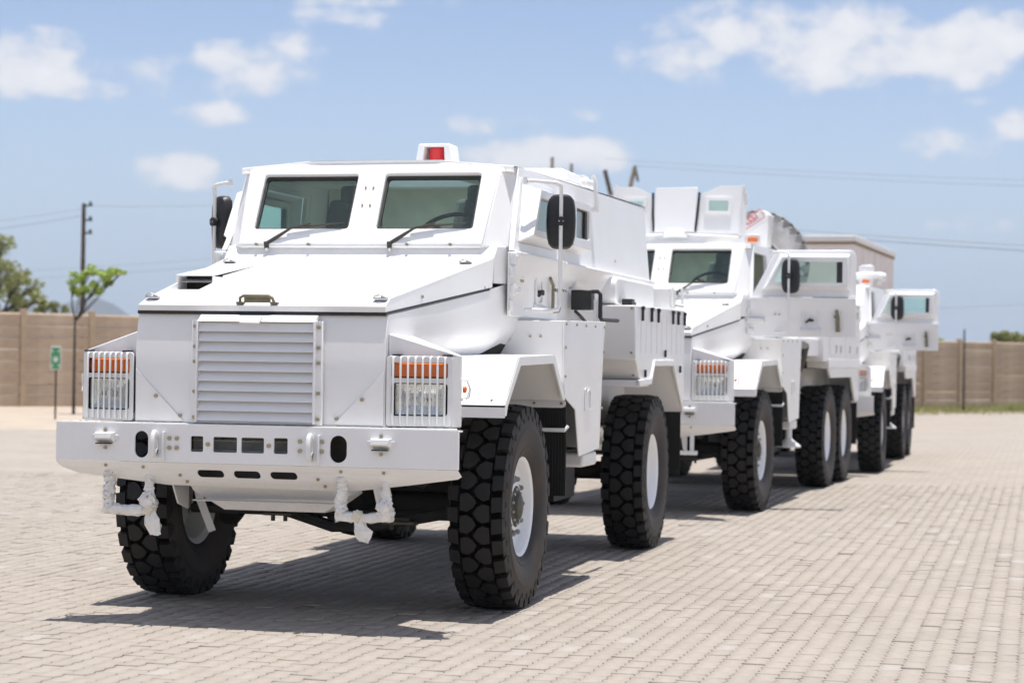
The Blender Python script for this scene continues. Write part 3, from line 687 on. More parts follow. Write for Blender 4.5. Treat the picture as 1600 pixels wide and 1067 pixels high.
    # grille
    q = M(); gf = lambda u, v, w: (u, .045+w, v)
    q.holes([(-.392,1.152),(.392,1.152),(.392,1.735),(-.392,1.735)], [[(-.345,1.165),(.345,1.165),(.345,1.728),(-.345,1.728)]], gf, .03)
    q.extr([(-.352,.018,1.728),(.352,.018,1.728),(.352,.075,1.768),(-.352,.075,1.768)], (0,.05,.0))
    for s in (-1, 1): q.box(s*.352-.006, s*.352+.006, .015, .05, 1.158, 1.735)
    gr = q.build('radiator_grille', PAINT, t, .003)
    q = M(); q.box(-.34, .34, .079, .0795, 1.16, 1.73); q.build('grille_backing', DARK, gr)
    for i in range(10):
        z = 1.168+i*.0562
        q = M(); q.extr([(-.3455,.020,z),(-.3455,.024,z-.002),(-.3455,.0685,z+.064),(-.3455,.0645,z+.066)], (.691,0,0)); q.build('slat', PAINT, gr, .002)
    for s in (-1, 1):
        for z in (1.185,1.33,1.50,1.585,1.70): bolts.bolt((s*.372,.044,z), (0,-1,0), .011)
    q = M(); q.tube([(-.09,.02,1.76),(-.085,.0,1.725),(.03,.0,1.722),(.04,.02,1.757)], .006, 8); q.build('handle_shadow_loop', PAINT2, gr)  # tube standing in for the shadow line of the bonnet handle
    # ---- bonnet
    q = M(); A = [(.743,.095,1.785),(.745,.088,1.822),(.735,.20,1.868),(.905,1.80,2.170),(.915,1.83,2.19),(.915,1.79,1.99)]
    vs = [(-x, y, z) for x, y, z in A]+A
    q.add(vs, [(0,6,7,1),(1,7,8,2),(3,9,10,4),(6,11,10,9,8,7),(0,1,2,3,4,5),(4,10,11,5),(0,5,11,6)])
    tz = lambda y: 1.868+(y-.20)*.18875
    tray = [(-.745,.38),(-.53,.38),(-.565,.77),(-.785,.77)]; top_ = [(-.735,.20),(.735,.20),(.905,1.80),(-.905,1.80)]
    fl_ = top_+tray; tri = tessellate_polygon([[Vector((a, b, 0)) for a, b in l] for l in (top_, tray)])
    q.add([(a, b, tz(b)) for a, b in fl_], [tuple(x) for x in tri])
    fl2 = [(-.745,.38,tz(.38)-.002),(-.53,.38,tz(.38)-.002),(-.565,.77,tz(.77)-.042),(-.785,.77,tz(.77)-.042)]
    q.add(fl2+[(a, b, tz(b)) for a, b in tray], [(0,1,2,3),(1,5,6,2),(3,7,4,0)])
    bon = q.build('bonnet', PAINT, t, .006)
    q = M(); q.add([(-.30,.10,1.828),(.26,.10,1.828),(.20,.33,1.897),(-.25,.33,1.897),(-.30,.10,1.80),(.26,.10,1.80),(.20,.33,1.86),(-.25,.33,1.86)], [(0,1,2,3),(4,7,6,5),(0,4,5,1),(1,5,6,2),(2,6,7,3),(3,7,4,0)]); q.build('front_pad', PAINT, bon, .004)
    q = M(); z0 = 1.842; q.tube([(-.125,.10,z0),(-.12,.085,z0+.022),(-.10,.08,z0+.034),(.055,.08,z0+.034),(.075,.085,z0+.022),(.08,.10,z0)], .0085, 8); q.box(-.145,-.10,.088,.12,1.83,1.843); q.box(.06,.105,.088,.12,1.83,1.843); q.box(-.10,.06,.097,.10,1.838,1.868); q.build('grab_handle', OLIVE, bon)
    # black seal under the bonnet edge
    q = M(); q.tube([(-.905,1.74,1.978),(-.742,.10,1.780),(.742,.10,1.780),(.905,1.74,1.978)], .0095, 6); q.build('bonnet_seal', BLACK, bon)
    for s in (-1, 1):
        for x, y, z in ((s*.69,.17,1.866),(s*.79,1.60,2.136)):
            q = M(); q.box(x-.04, x+.04, y-.02, y+.02, z, z+.008); q.tube([(x-.035,y-.02,z+.012),(x,y-.03,z+.022),(x+.035,y-.02,z+.012)], .005, 6); q.cyl((x+.01,y,z+.006),(x+.01,y,z+.02),.010,8); q.build('bonnet_latch', STEEL, bon)
        bolts.bolt((s*.80,.62,1.895),(s,0,0)); bolts.bolt((s*.895,1.66,1.985),(s,0,0)); bolts.bolt((s*.90,1.73,1.99),(s,0,0))
    q = M()   # snorkel scoop on the vehicle's right
    q.box(-.800,-.785,.755,.90,1.93,2.013); q.box(-.565,-.555,.755,.90,1.93,2.013)
    q.add([(-.800,.755,2.0135),(-.555,.755,2.0135),(-.555,1.45,2.106),(-.800,1.45,2.106),(-.800,.755,2.022),(-.555,.755,2.022),(-.555,1.45,2.112),(-.800,1.45,2.112)], [(0,3,2,1),(4,5,6,7),(0,1,5,4),(1,2,6,5),(2,3,7,6),(3,0,4,7)])
    for x in (-.800,-.555): q.add([(x,.90,1.96),(x,.90,2.022),(x,1.45,2.106)], [(0,1,2)])
    q.build('air_scoop', PAINT, bon, .002)
    q = M(); q.box(-.786,-.564,.892,.894,1.925,2.018); q.build('scoop_screen', DARK, bon)
    # rib row on the bonnet
    q = M()
    for i in range(14):
        f_ = i/13; x = .60+.22*f_; y = .62+.85*f_; z = 1.868+(y-.20)*.1888+.001; q.tube([(x,y,z),(x+.008,y+.05,z+.011)], .004, 5)
    q.build('vent_slots', PAINT2, bon)
    # cowl between bonnet and screen
    q = M(); q.add([(-.915,1.832,2.02),(.915,1.832,2.02),(.915,1.832,2.188),(-.915,1.832,2.188),(-.915,1.90,2.262),(.915,1.90,2.262),(.96,2.06,2.262),(-.96,2.06,2.262),(.96,2.06,2.02),(-.96,2.06,2.02)],
               [(0,1,2,3),(3,2,5,4),(4,5,6,7),(1,8,6,5,2),(0,3,4,7,9),(0,9,8,1),(7,6,8,9)]); q.build('cowl', PAINT, t, .006)
    # ---- lower hull, lofted
    ST = [(.12,[(.750,1.775),(.750,1.66),(.735,1.57),(.69,1.49),(.45,1.2)]), (1.0,[(.832,1.885),(.845,1.70),(.825,1.605),(.76,1.53),(.45,1.2)]), (1.8,[(.913,1.985),(.93,1.76),(.905,1.65),(.83,1.565),(.42,1.1)]),
          (2.15,[(.958,2.04),(.965,1.84),(.95,1.74),(.88,1.64),(.4,.95)]), (2.6,[(.96,2.06),(.96,1.84),(.94,1.73),(.86,1.62),(.36,.82)]), (6.85,[(.96,2.06),(.96,1.84),(.94,1.73),(.86,1.62),(.36,.82)])]
    if kind != 1: ST[-1] = (8.55, ST[-1][1])
    vs = []; m = 10
    for y, ps in ST: vs += [(x, y, z) for x, z in ps]+[(-x, y, z) for x, z in ps[::-1]]
    fs = [(i*m+j, (i+1)*m+j, (i+1)*m+j+1, i*m+j+1) for i in range(len(ST)-1) for j in range(m-1)]
    fs += [tuple(range(m)), tuple((len(ST)-1)*m+j for j in range(m))]
    q = M().use(PAINT); q.add(vs, fs); q.use(CHASSIS_SHADE); q.m = [q.cur if (k < (len(ST)-1)*(m-1) and k % (m-1) in (3, 4, 5)) else 0 for k in range(len(fs))]; q.build('hull', None, t, ang=40)  # V-bottom faces coloured black to deepen the shade under the truck
    # ---- cab shell
    YR = 6.85 if first else 5.2
    q = M(); wins = [rrect(.095,.747,2.373,2.747,.02), [(-x, z) for x, z in rrect(.095,.747,2.373,2.747,.02)[::-1]]]
    q.holes([(-.83,2.268),(.83,2.268),(.865,2.785),(.45,2.832),(-.45,2.832),(-.865,2.785)], wins, lambda u, v, w: (u, YW(v)+w*.868, v-w*.497), .055)
    q.box(-.82, .82, 1.845, 1.90, 2.245, 2.2675)
    scr = q.build('windscreen_frame', PAINT, t, .008)
    for s in (-1, 1):
        q = M(); pts = [(s*.835,YW(2.255)+.012,2.255),(s*.962,2.03,2.255),(s*.935,2.30,2.805),(s*.868,YW(2.785)+.012,2.785)]
        q.slab(pts if s > 0 else pts[::-1], -.04); q.build('pillar', PAINT, t, .008)
        q = M(); q.holes([(s*x, z) for x, z in rrect(.088,.754,2.366,2.754,.02)], [[(s*x, z) for x, z in rrect(.112,.730,2.392,2.728,.02)]], lambda u, v, w: (u, YW(v)+(w+.028)*.868, v-(w+.028)*.497), .02); q.build('window_seal', GASK, scr)
        q = M(); q.holes([(s*x, z) for x, z in rrect(.09,.752,2.37,2.75,.02)], [], lambda u, v, w: (u, YW(v)+(w+.036)*.868, v-(w+.036)*.497), .004); q.build('windscreen_pane', GLASS, scr)
        # wiper
        x0 = .211 if s > 0 else -.632
        q = M().use(DARK); pv_ = Vector((x0, 1.845, 2.272)); el_ = Vector((x0+.155, YW(2.372)-.035, 2.372)); e2 = Vector((x0+.29, YW(2.40)-.04, 2.405))
        q.tube([pv_, pv_.lerp(el_, .35), el_, e2], [.014, .013, .008, .006], 7); q.cyl(pv_+Vector((0,.0,-.03)), pv_+Vector((0,-.012,.012)), .016, 9)
        q.tube([Vector((x0+.13, YW(2.37)-.022, 2.37)), Vector((x0+.30, YW(2.395)-.024, 2.392)), Vector((x0+.50, YW(2.41)-.022, 2.408))], [.005,.009,.004], 6)
        q.use(STEEL); q.cyl((x0+.005,1.84,2.225),(x0+.005,1.832,2.245),.010,8); q.build('wiper', None, scr)
        for x in ((.33,.62) if s > 0 else (-.70,-.34)): bolts.bolt((x, 1.842, 2.266), (0,-1,.1), .010, .018)
    for x in (-.025,.028):
        for z in (2.53,2.65): bolts.bolt((x, YW(z)-.001, z), (0,-.87,.5), .007)
    # roof
    q = M(); zr = lambda y: 2.81+(y-2.2)*.0165; vs = []
    for y in (2.155, YR):
        vs += [(-.945,y+.03,zr(y)-.01),(-.45,y,zr(y)+.03),(.45,y,zr(y)+.03),(.945,y+.03,zr(y)-.01),(-.945,y+.03,zr(y)-.05),(.945,y+.03,zr(y)-.05)]
    q.add(vs, [(0,1,7,6),(2,3,9,8),(0,4,5,3,2,1),(6,7,8,9,11,10)])
    ya_, yb_ = (2.95, 3.60); rz_ = lambda y, d: zr(y)+d     # unseen roof opening, added to let sunlight into the cab
    for d in (.03, -.05):
        X_ = .45 if d > 0 else .945; a_ = [(-X_,2.155),(X_,2.155),(X_,YR),(-X_,YR)]; b_ = [(-.36,ya_),(.36,ya_),(.36,yb_),(-.36,yb_)]
        q.add([(x, y, rz_(y, d)) for x, y in a_+b_], [(i, (i+1)%4, (i+1)%4+4, i+4) for i in range(4)])
    q.add([(x, y, rz_(y, d)) for d in (.03,-.05) for x, y in b_], [(i, (i+1)%4, (i+1)%4+4, i+4) for i in range(4)]); roof = q.build('roof', PAINT, t, .008)
    q = M(); q.add([(-.96,YR,2.0),(.96,YR,2.0),(.945,YR,zr(YR)-.05),(-.945,YR,zr(YR)-.05),(-.96,YR-.04,2.0),(.96,YR-.04,2.0),(.945,YR-.04,zr(YR)-.05),(-.945,YR-.04,zr(YR)-.05)], [(0,1,2,3),(4,7,6,5),(0,4,5,1),(1,5,6,2),(2,6,7,3),(3,7,4,0)]); q.build('rear_wall', PAINT, t)
    # sides with door openings
    kd = {1: 1.2, 2: 1.0, 3: .92}[kind]
    for s in (-1, 1):
        kd = {1: 1.2 if s > 0 else 1.42, 2: 1.0, 3: .92}[kind]
        op = [(2.06,2.245),(2.30,2.72),(1.985+1.07*kd,2.72),(1.985+1.07*kd,2.245)]
        ho = [op]
        if first and s > 0: ho.append([(3.47,2.40),(3.47,2.63),(3.93,2.63),(3.93,2.40)])
        q = M(); q.holes([(2.03,2.225),(2.30,2.80),(YR,zr(YR)-.02),(YR,2.225)], ho, lambda u, v, w: (s*(XS(v)-w), u, v), .045); side = q.build('side_wall', PAINT, t, .006)
        # shoulder ledge and undercut
        q = M(); q.extr([(s*1.055,1.985+1.12*kd,2.228),(s*1.055,1.985+1.12*kd,2.205),(s*.965,1.985+1.12*kd,2.055),(s*.90,1.985+1.12*kd,2.055),(s*.90,1.985+1.12*kd,2.228)], (0,YR-1.985-1.12*kd,0)); q.build('shoulder_ledge', PAINT, side, .012)
        if first and s > 0:
            a = [(s*XS(2.31),3.36,2.31),(s*XS(2.31),4.02,2.31),(s*XS(2.69),4.02,2.69),(s*XS(2.69),3.36,2.69)]; b = [(s*1.085,3.36,2.345),(s*1.085,3.98,2.345),(s*1.085,3.98,2.66),(s*1.085,3.36,2.66)]
            q = M(); q.add(a+b, [(i, (i+1)%4, (i+1)%4+4, i+4) for i in range(4)]); q.holes([(3.36,2.345),(3.98,2.345),(3.98,2.66),(3.36,2.66)], [rrect(3.48,3.92,2.41,2.62,.02)], lambda u, v, w: (s*(1.0855-w), u, v), .03); wb = q.build('window_bay', PAINT, side, .004)
            q = M(); q.box(min(s*1.05,s*1.055), max(s*1.05,s*1.055), 3.46, 3.94, 2.39, 2.64); q.build('side_pane', GLASS, wb)
            q = M(); q.holes([(3.47,2.40),(3.93,2.40),(3.93,2.63),(3.47,2.63)], [rrect(3.49,3.86,2.42,2.61,.015)], lambda u, v, w: (s*(1.066-w), u, v), .012); q.build('window_seal', GASK, wb)
    # ---- interior
    q = M(); q.box(-.93,.93,1.95,YR-.06,1.98,2.0); q.build('cab_floor', INT, t); q = M(); q.box(-.9,.9,3.85,3.9,2.0,2.8); q.build('bulkhead', INT, t)
    q = M(); q.extr([(-.88,1.94,2.26),(-.88,2.30,2.30),(-.88,2.34,2.12),(-.88,1.94,2.05)], (1.76,0,0)); q.box(.2,.7,2.1,2.3,2.29,2.335); q.build('dashboard', DASH, t, .02)
    for x in (-.47,.47):
        q = M(); q.box(x-.24, x+.24, 2.65, 3.1, 2.02, 2.2); q.extr([(x-.23,3.05,2.15),(x+.23,3.05,2.15),(x+.19,3.16,2.66),(x-.19,3.16,2.66)], (0,.1,0)); q.box(x-.11,x+.11,3.15,3.23,2.62,2.76); q.build('seat', SEAT, t, .03)
    q = M(); q.lathe([(.225+.015*math.cos(k*math.pi/4), .015*math.sin(k*math.pi/4)) for k in range(8)], (0,0,0), 'Z', 30, True)
    for a in (0, 2.1, 4.2): q.tube([(0,0,-.02),(.22*math.cos(a+.5),.22*math.sin(a+.5),0)], .012, 6)
    q.cyl((0,0,-.2),(0,0,.01),.035,10); mt = Matrix.Translation((.47,2.42,2.375)) @ Matrix.Rotation(R(38), 4, 'X'); q.xf(lambda p: mt @ p); q.build('steering_wheel', BLACK, t, ang=50)
    # ---- doors
    def door(s, ang, k, lit):
        H = Vector((.985, 1.985, 0)); a = R(ang); du = Vector((math.sin(a), math.cos(a), 0)); dw = Vector((math.cos(a), -math.sin(a), 0))
        def P(u, w, z):
            p = H+du*u+dw*w; return (s*p.x, p.y, z)
        ws = lambda z: .018-(z-2.22)*.09
        q = M(); base = [(.11*k,2.30),(1.035*k,2.30),(1.035*k,2.69),(.30*k,2.69)]; frn = [(.165*k,2.345),(1.01*k,2.345),(1.01*k,2.655),(.33*k,2.655)]
        q.holes([(0,2.235),(1.10*k,2.235),(1.10*k,2.66),(1.085*k,2.705),(1.05*k,2.735),(.27*k,2.735)], [base], lambda u, v, w: P(u, ws(v)+.004-w, v), .04)
        q.add([P(u, ws(v)+.004, v) for u, v in base]+[P(u, .100, v) for u, v in frn], [(i, (i+1)%4, (i+1)%4+4, i+4) for i in range(4)])
        wo_ = [(.235*k,2.385),(.955*k,2.385),(.955*k,2.605),(.34*k,2.605)]
        q.holes(frn, [wo_], lambda u, v, w: P(u, .1005-w, v), .035)
        pr = [(.070,2.228),(.070,2.206),(.004,2.06),(.004,1.815),(-.02,1.815),(-.02,2.228)]
        q.frust([P(-.01, w, z) for w, z in pr], [P(1.10*k, w, z) for w, z in pr])
        d = q.build('door', PAINT, t, .006)
        q = M(); q.add([P(u, .066, v) for u, v in ((.22*k,2.375),(.97*k,2.375),(.97*k,2.615),(.33*k,2.615))]+[P(u, .060, v) for u, v in ((.22*k,2.375),(.97*k,2.375),(.97*k,2.615),(.33*k,2.615))], [(0,1,2,3),(7,6,5,4),(0,4,5,1),(1,5,6,2),(2,6,7,3),(3,7,4,0)]); q.build('door_pane', GLASS, d)
        q = M(); q.frust([P(u, .075, v) for u, v in ((.895*k,2.385),(.958*k,2.385),(.958*k,2.605),(.895*k,2.605))], [P(u, .067, v) for u, v in ((.895*k,2.385),(.958*k,2.385),(.958*k,2.605),(.895*k,2.605))]); q.build('window_seal', GASK, d)
        # hinges
        for z, w_ in ((2.185,.05),(2.10,.03),(1.985,.05),(1.88,.03)):
            q = M(); q.frust([P(-.02, .0, z-.026), P(.16 if w_ > .04 else .04, .0, z-.026), P(.16 if w_ > .04 else .04, .0, z+.026), P(-.02, .0, z+.026)], [P(-.02, w_, z-.02), P(.12 if w_ > .04 else .03, w_*.8, z-.018), P(.12 if w_ > .04 else .03, w_*.8, z+.018), P(-.02, w_, z+.02)]); q.cyl(P(-.025, w_*.5, z-.035), P(-.025, w_*.5, z+.035), .018, 8); q.build('hinge', PAINT2, d, .004)
        for u in (.255,.30):
            for z in (2.05,2.085): bolts.bolt(P(u, .005, z), Vector(P(u, 1, z))-Vector(P(u, 0, z)), .010)
        for u, z in ((.72,2.085),(.90,2.08),(.95,2.08),(.72,1.9)): bolts.bolt(P(u*k, .005, z), Vector(P(u, 1, z))-Vector(P(u, 0, z)), .009)
        # lock recess with its rounded cover, and handles
        q = M().use(PAINT2); q.holes(rrect(.535*k,.72*k,1.90,2.12,.05), [rrect(.56*k,.695*k,1.925,2.095,.04)], lambda u, v, w: P(u, .018-w, v), .014)
        q.frust([P(.52*k,.005,1.885), P(.74*k,.005,1.885), P(.74*k,.005,1.915), P(.52*k,.005,1.915)], [P(.53*k,.055,1.875), P(.73*k,.055,1.875), P(.73*k,.05,1.89), P(.53*k,.05,1.89)])
        q.use(DARK); q.tube([P(.58*k,.02,1.965), P(.62*k,.035,2.0), P(.66*k,.02,1.985)], .011, 6); q.cyl(P(.63*k,.005,1.99), P(.63*k,.045,1.99), .018, 10); q.build('lock', None, d, .003)
        q = M().use(OLIVE)
        if kind == 1: q.tube([P(.83*k,.03,2.10), P(.87*k,.04,2.05), P(.87*k,.04,1.89), P(.885*k,.045,1.87), P(1.0*k,.045,1.875), P(1.02*k,.045,1.90), P(1.02*k,.045,2.0), P(1.0*k,.045,2.02), P(.885*k,.045,2.02)], .011, 8)
        else: q.tube([P(.90*k,.03,2.10), P(.91*k,.035,2.02), P(.915*k,.04,1.87)], [.016,.022,.024], 8); q.cyl(P(.885*k,.02,2.03), P(.885*k,.05,2.03), .016, 8)
        q.build('door_handle', None, d)
        # mirror on its arm
        bu, bw = .40, (.235 if kind == 1 else .22); zc = 2.45
        q = M(); q.tube([P(.20 if kind == 1 else .30, .05, 2.70), P(.24, .09, 2.703), P(bu-.05, bw-.03, 2.70), P(bu-.01, bw, 2.685), P(bu, bw, 2.65), P(bu, bw, 1.90), P(bu-.01, bw-.01, 1.87), P(bu-.05, bw-.06, 1.858), P(.26, .03, 1.865)], .0125, 8); q.box(*sorted((P(.2,.04,0)[0]-.012, P(.2,.04,0)[0]+.012)), P(.2,.04,0)[1]-.012, P(.2,.04,0)[1]+.012, 2.68, 2.725); arm = q.build('mirror_arm', PAINT2, d, ang=50)
        bp_ = Vector(P(bu, bw, zc)); my = R({1: 12, 2: -8, 3: -12}[kind])*(1 if s > 0 else -1)
        if s < 0: my = R(-38)
        q = M().use(BLACK); rings = []
        for (dy, kx) in ((.022,.80),(.028,.97),(.045,1.0),(.080,1.0),(.086,.96)):
            pass
        sh_ = [(math.copysign(abs(math.cos(a_))**.55, math.cos(a_))*.098, math.copysign(abs(math.sin(a_))**.5, math.sin(a_))*.182) for a_ in [2*math.pi*j/28 for j in range(28)]]
        sh_ = [(x*(1-.10*max(0, abs(z)/.182-.3)), z) for x, z in sh_]
        lay = [(.016,.30),(.020,.72),(.030,.93),(.050,1.0),(.085,1.0),(.088,.95)]; vs = []
        for dy, kk in lay: vs += [(x*kk, dy, z*kk) for x, z in sh_]
        q.add(vs, [(i*28+j, i*28+(j+1)%28, (i+1)*28+(j+1)%28, (i+1)*28+j) for i in range(len(lay)-1) for j in range(28)]+[tuple(range(28))[::-1], tuple(5*28+j for j in range(28))])
        for ax, az_ in ((.075,.075),(-.075,.075),(.075,-.075),(-.075,-.075)): q.tube([(ax*.3,.017,az_*.3),(ax*.85,.021,az_*.85)], .0035, 5)
        q.cyl((0,-.022,0),(0,.02,0),.03,14); q.use(STEEL)
        for x_ in (-.012,.014): q.cyl((x_,-.026,.0),(x_,-.021,.0),.0045,6)
        q.use(STEEL).box(-.085,.085,.0885,.090,-.15,.15)
        mm = Matrix.Translation(bp_) @ Matrix.Rotation(my, 4, 'Z'); q.xf(lambda p: mm @ p); q.build('mirror_head', None, d, ang=40)
        return d
    door(1, {1: 0, 2: 82, 3: 92}[kind], kd, True)
    door(-1, 0, 1.42 if first else kd, False)
    # ---- headlamp boxes
    for s in (-1, 1):
        fz = lambda x: 1.673-(x-.755)*.3085
        fy = lambda x: .098+(x-.755)*.265
        q = M(); F = [(.757,1.152),(1.144,1.152),(1.144,fz(1.144)),(.757,fz(.757))]
        q.frust([(s*x, fy(x)+.03, z) for x, z in F], [(s*x, fy(x)+.03+(.40 if x < .9 else .045), z) for x, z in F]); hb = q.build('lamp_box', PAINT, t, .006)
        g_ = lambda u, v, w: (s*u, fy(u)-.028+w, v)
        q = M(); q.holes(rrect(.762,1.118,1.155,1.548,.02), [rrect(.788,1.092,1.425,1.512,.015), rrect(.788,1.092,1.215,1.398,.02)], g_, .014)
        q.add([g_(1.118,1.155,.0),g_(1.118,1.548,.0),(s*1.145,.235,1.553),(s*1.145,.235,1.155)], [(0,1,2,3)]); q.add([g_(.762,1.155,.0),g_(1.118,1.155,.0),g_(1.118,1.155,.06),g_(.762,1.155,.06)], [(0,1,2,3)]); gd = q.build('lamp_guard', PAINT2, hb, .003)
        for i in range(8):
            x = .801+i*.0398; q = M(); q.tube([g_(x,1.545,.02), g_(x,1.54,-.006), g_(x,1.53,-.012), g_(x,1.18,-.012), g_(x,1.165,-.004)], .0062, 6); q.build('bar', PAINT2, gd, ang=50)
        q = M(); q.holes(rrect(.775,1.105,1.19,1.53,.02), [], lambda u, v, w: (s*u, fy(u)+.022+w, v), .006); q.build('lamp_recess', BLACK, hb)
        q = M(); q.frust([(s*x, fy(x)+.02, z) for x, z in rrect(.79,1.09,1.427,1.51,.012)], [(s*x, fy(x)+.002, z) for x, z in rrect(.797,1.083,1.434,1.503,.012)]); q.build('indicator_lens', AMBER, hb)
        q = M().use(CHROME); cx, cz = .94, 1.307
        o4 = [(.806,1.222),(1.074,1.222),(1.074,1.392),(.806,1.392)]; i4 = [(.862,1.272),(1.018,1.272),(1.018,1.342),(.862,1.342)]
        q.add([(s*x, fy(x)-.004, z) for x, z in o4]+[(s*x, fy(x)+.020, z) for x, z in i4], [(k, (k+1)%4, (k+1)%4+4, k+4) for k in range(4)]+[(4,5,6,7)])
        q.use(RIMM).cyl((s*.94, fy(.94)+.018, 1.307), (s*.94, fy(.94)-.004, 1.307), .020, 12); q.use(BLACK).cyl((s*.985, fy(.985)+.018, 1.307), (s*.985, fy(.985)-.002, 1.307), .012, 10); q.build('headlamp_reflector', None, hb, ang=20)
        q = M(); q.holes(rrect(.805,1.075,1.22,1.394,.03), [], lambda u, v, w: (s*u, fy(u)-.009+w, v), .003)
        for i in range(12): x = .825+i*.021; q.box(min(s*x, s*x+.004), max(s*x, s*x+.004), fy(x)-.006, fy(x)-.003, 1.235, 1.38)
        q.build('headlamp_lens', LENS, hb)
        q = M(); 
        for x in (.79, 1.06): q.box(min(s*x, s*(x+.05)), max(s*x, s*(x+.05)), fy(x)-.02, fy(x)+.02, 1.549, 1.558)
        q.build('guard_clip', DARK, hb)
        # side marker in its little cage
        q = M(); q.lathe([(.022,.0),(.02,.012),(.012,.018),(.0001,.02)], (0,0,0), 'X', 14); q.xf(lambda p: (s*(1.146+p.x), .30+p.y, 1.365+p.z)); q.build('side_marker', AMBER, hb)
        q = M(); q.tube([(s*1.147,.24,1.42),(s*1.175,.27,1.41),(s*1.185,.30,1.365),(s*1.175,.27,1.32),(s*1.147,.24,1.31)], .0045, 6); q.tube([(s*1.147,.35,1.42),(s*1.17,.34,1.41),(s*1.182,.31,1.365),(s*1.17,.34,1.32),(s*1.147,.35,1.31)], .0045, 6); q.build('marker_cage', PAINT2, hb)
        # ---- front fender
        pf = [(.767,1.206),(.765,1.268),(1.104,1.552),(2.037,1.569),(2.364,1.285)]; X0, X1 = .72, 1.27
        q = M(); th = .012
        for (y0, z0), (y1, z1) in zip(pf[:-1], pf[1:]):
            q.add([(s*x, y, z-dz) for dz in (0, th) for x in (X0, X1) for y, z in ((y0, z0), (y1, z1))], [(0,1,3,2),(4,6,7,5),(0,4,5,1),(2,3,7,6),(0,2,6,4),(1,5,7,3)])
        inn = [(.80,1.206),(.83,1.262),(1.135,1.500),(2.015,1.515),(2.30,1.275)]
        for i in range(len(pf)-1): q.extr([(s*(X1+.001), *pf[i]), (s*(X1+.001), *pf[i+1]), (s*(X1+.001), *inn[i+1]), (s*(X1+.001), *inn[i])], (-s*.012,0,0))
        fe = q.build('fender', PAINT, t, .004)
        q = M(); q.extr([(s*.78,.80,1.27),(s*.78,1.13,1.54),(s*.78,2.0,1.55),(s*.78,2.42,1.2),(s*.78,2.42,1.0),(s*.78,.85,1.1)], (-s*.01,0,0)); q.extr([(s*.79,2.40,1.29),(s*1.262,2.40,1.29),(s*1.262,2.09,1.54),(s*.79,2.09,1.54)], (0,.01,0)); q.tube([(s*.85,2.02,1.525),(s*1.24,2.02,1.53)], .025, 10); q.build('wheel_arch', PAINT, fe)
        q = M(); q.extr([(s*x, 2.425, z) for x, z in rrect(.80,1.262,1.222,1.280,.028)], (0,-.012,0)); q.build('flap_strip', PAINT2, fe, .002)
        for x in (.85,1.05,1.235): bolts.bolt((s*x, 2.412, 1.251), (0,-1,0), .010)
        for x in (.95,1.17): bolts.bolt((s*x, 2.398, 1.33), (0,-1,0), .009)
        for x in (.80,.98): bolts.bolt((s*(x+.2), .80, 1.30), (0,-.65,.75), .008)
        q = M(); q.box(min(s*.9,s*1.262), max(s*.9,s*1.262), 2.44, 2.452, .64, 1.225)
        for i in range(18): x = .905+i*.02; q.box(min(s*x, s*(x+.009)), max(s*x, s*(x+.009)), 2.434, 2.44, .65, 1.2)
        q.build('mud_flap', RUB, fe)
        q = M(); q.tube([(s*.9,2.43,1.075),(s*1.255,2.43,1.075),(s*1.272,2.45,1.10)], .012, 8); q.build('flap_rod', PAINT2, fe)
        # ---- stowage bin behind the front wheel
        q = M(); sp_ = [(2.31,1.795),(3.67,1.815),(3.61,1.65),(3.55,1.28),(3.50,.915),(2.83,.885),(2.70,1.205),(2.37,1.292),(2.33,1.57)]
        q.extr([(s*1.268, y, z) for y, z in sp_], (-s*.012,0,0)); q.extr([(s*.905,2.312,1.795),(s*1.256,2.312,1.795),(s*1.256,2.332,1.575),(s*1.256,2.372,1.295),(s*.80,2.372,1.295),(s*.80,2.335,1.575),(s*.905,2.315,1.67)], (0,.012,0))
        q.box(min(s*.905,s*1.2555), max(s*.905,s*1.2555), 2.325, 3.66, 1.783, 1.7945); q.box(min(s*1.0,s*1.255), max(s*1.0,s*1.255), 3.53, 3.54, .92, 1.78)
        bn = q.build('stowage_bin', PAINT, t, .004)
        q = M(); q.holes(rrect(2.97,3.17,1.19,1.345,.015), [rrect(2.985,3.155,1.20,1.33,.01)], lambda u, v, w: (s*(1.275-w), u, v), .006); q.tube([(s*1.272,3.02,1.315),(s*1.274,3.08,1.335),(s*1.272,3.14,1.32)], .006, 6); q.build('bin_catch', PAINT2, bn)
        q = M(); q.box(min(s*1.0,s*1.25), max(s*1.0,s*1.25), 3.05, 3.5, .80, .90); q.build('bin_foot', PAINT2, bn, .02)
        for y in (2.37,2.69,2.99,3.3,3.61): bolts.bolt((s*1.269, y, 1.775), (s,0,0), .011)
        for y, z in ((2.36,1.62),(3.60,1.60),(2.36,1.43),(3.55,1.2)): bolts.bolt((s*1.269, y, z), (s,0,0), .011)
        for x in (1.04,1.11): bolts.bolt((s*x, 2.311, 1.69), (0,-1,0), .008)
    # ---- running gear
    rear = [5.98] if first else [6.15, 7.60]
    for s in (-1, 1):
        wheel(t, s, 1.504, 'front', .3+s)
        for y in rear: wheel(t, s, y, 'rear', y+s)
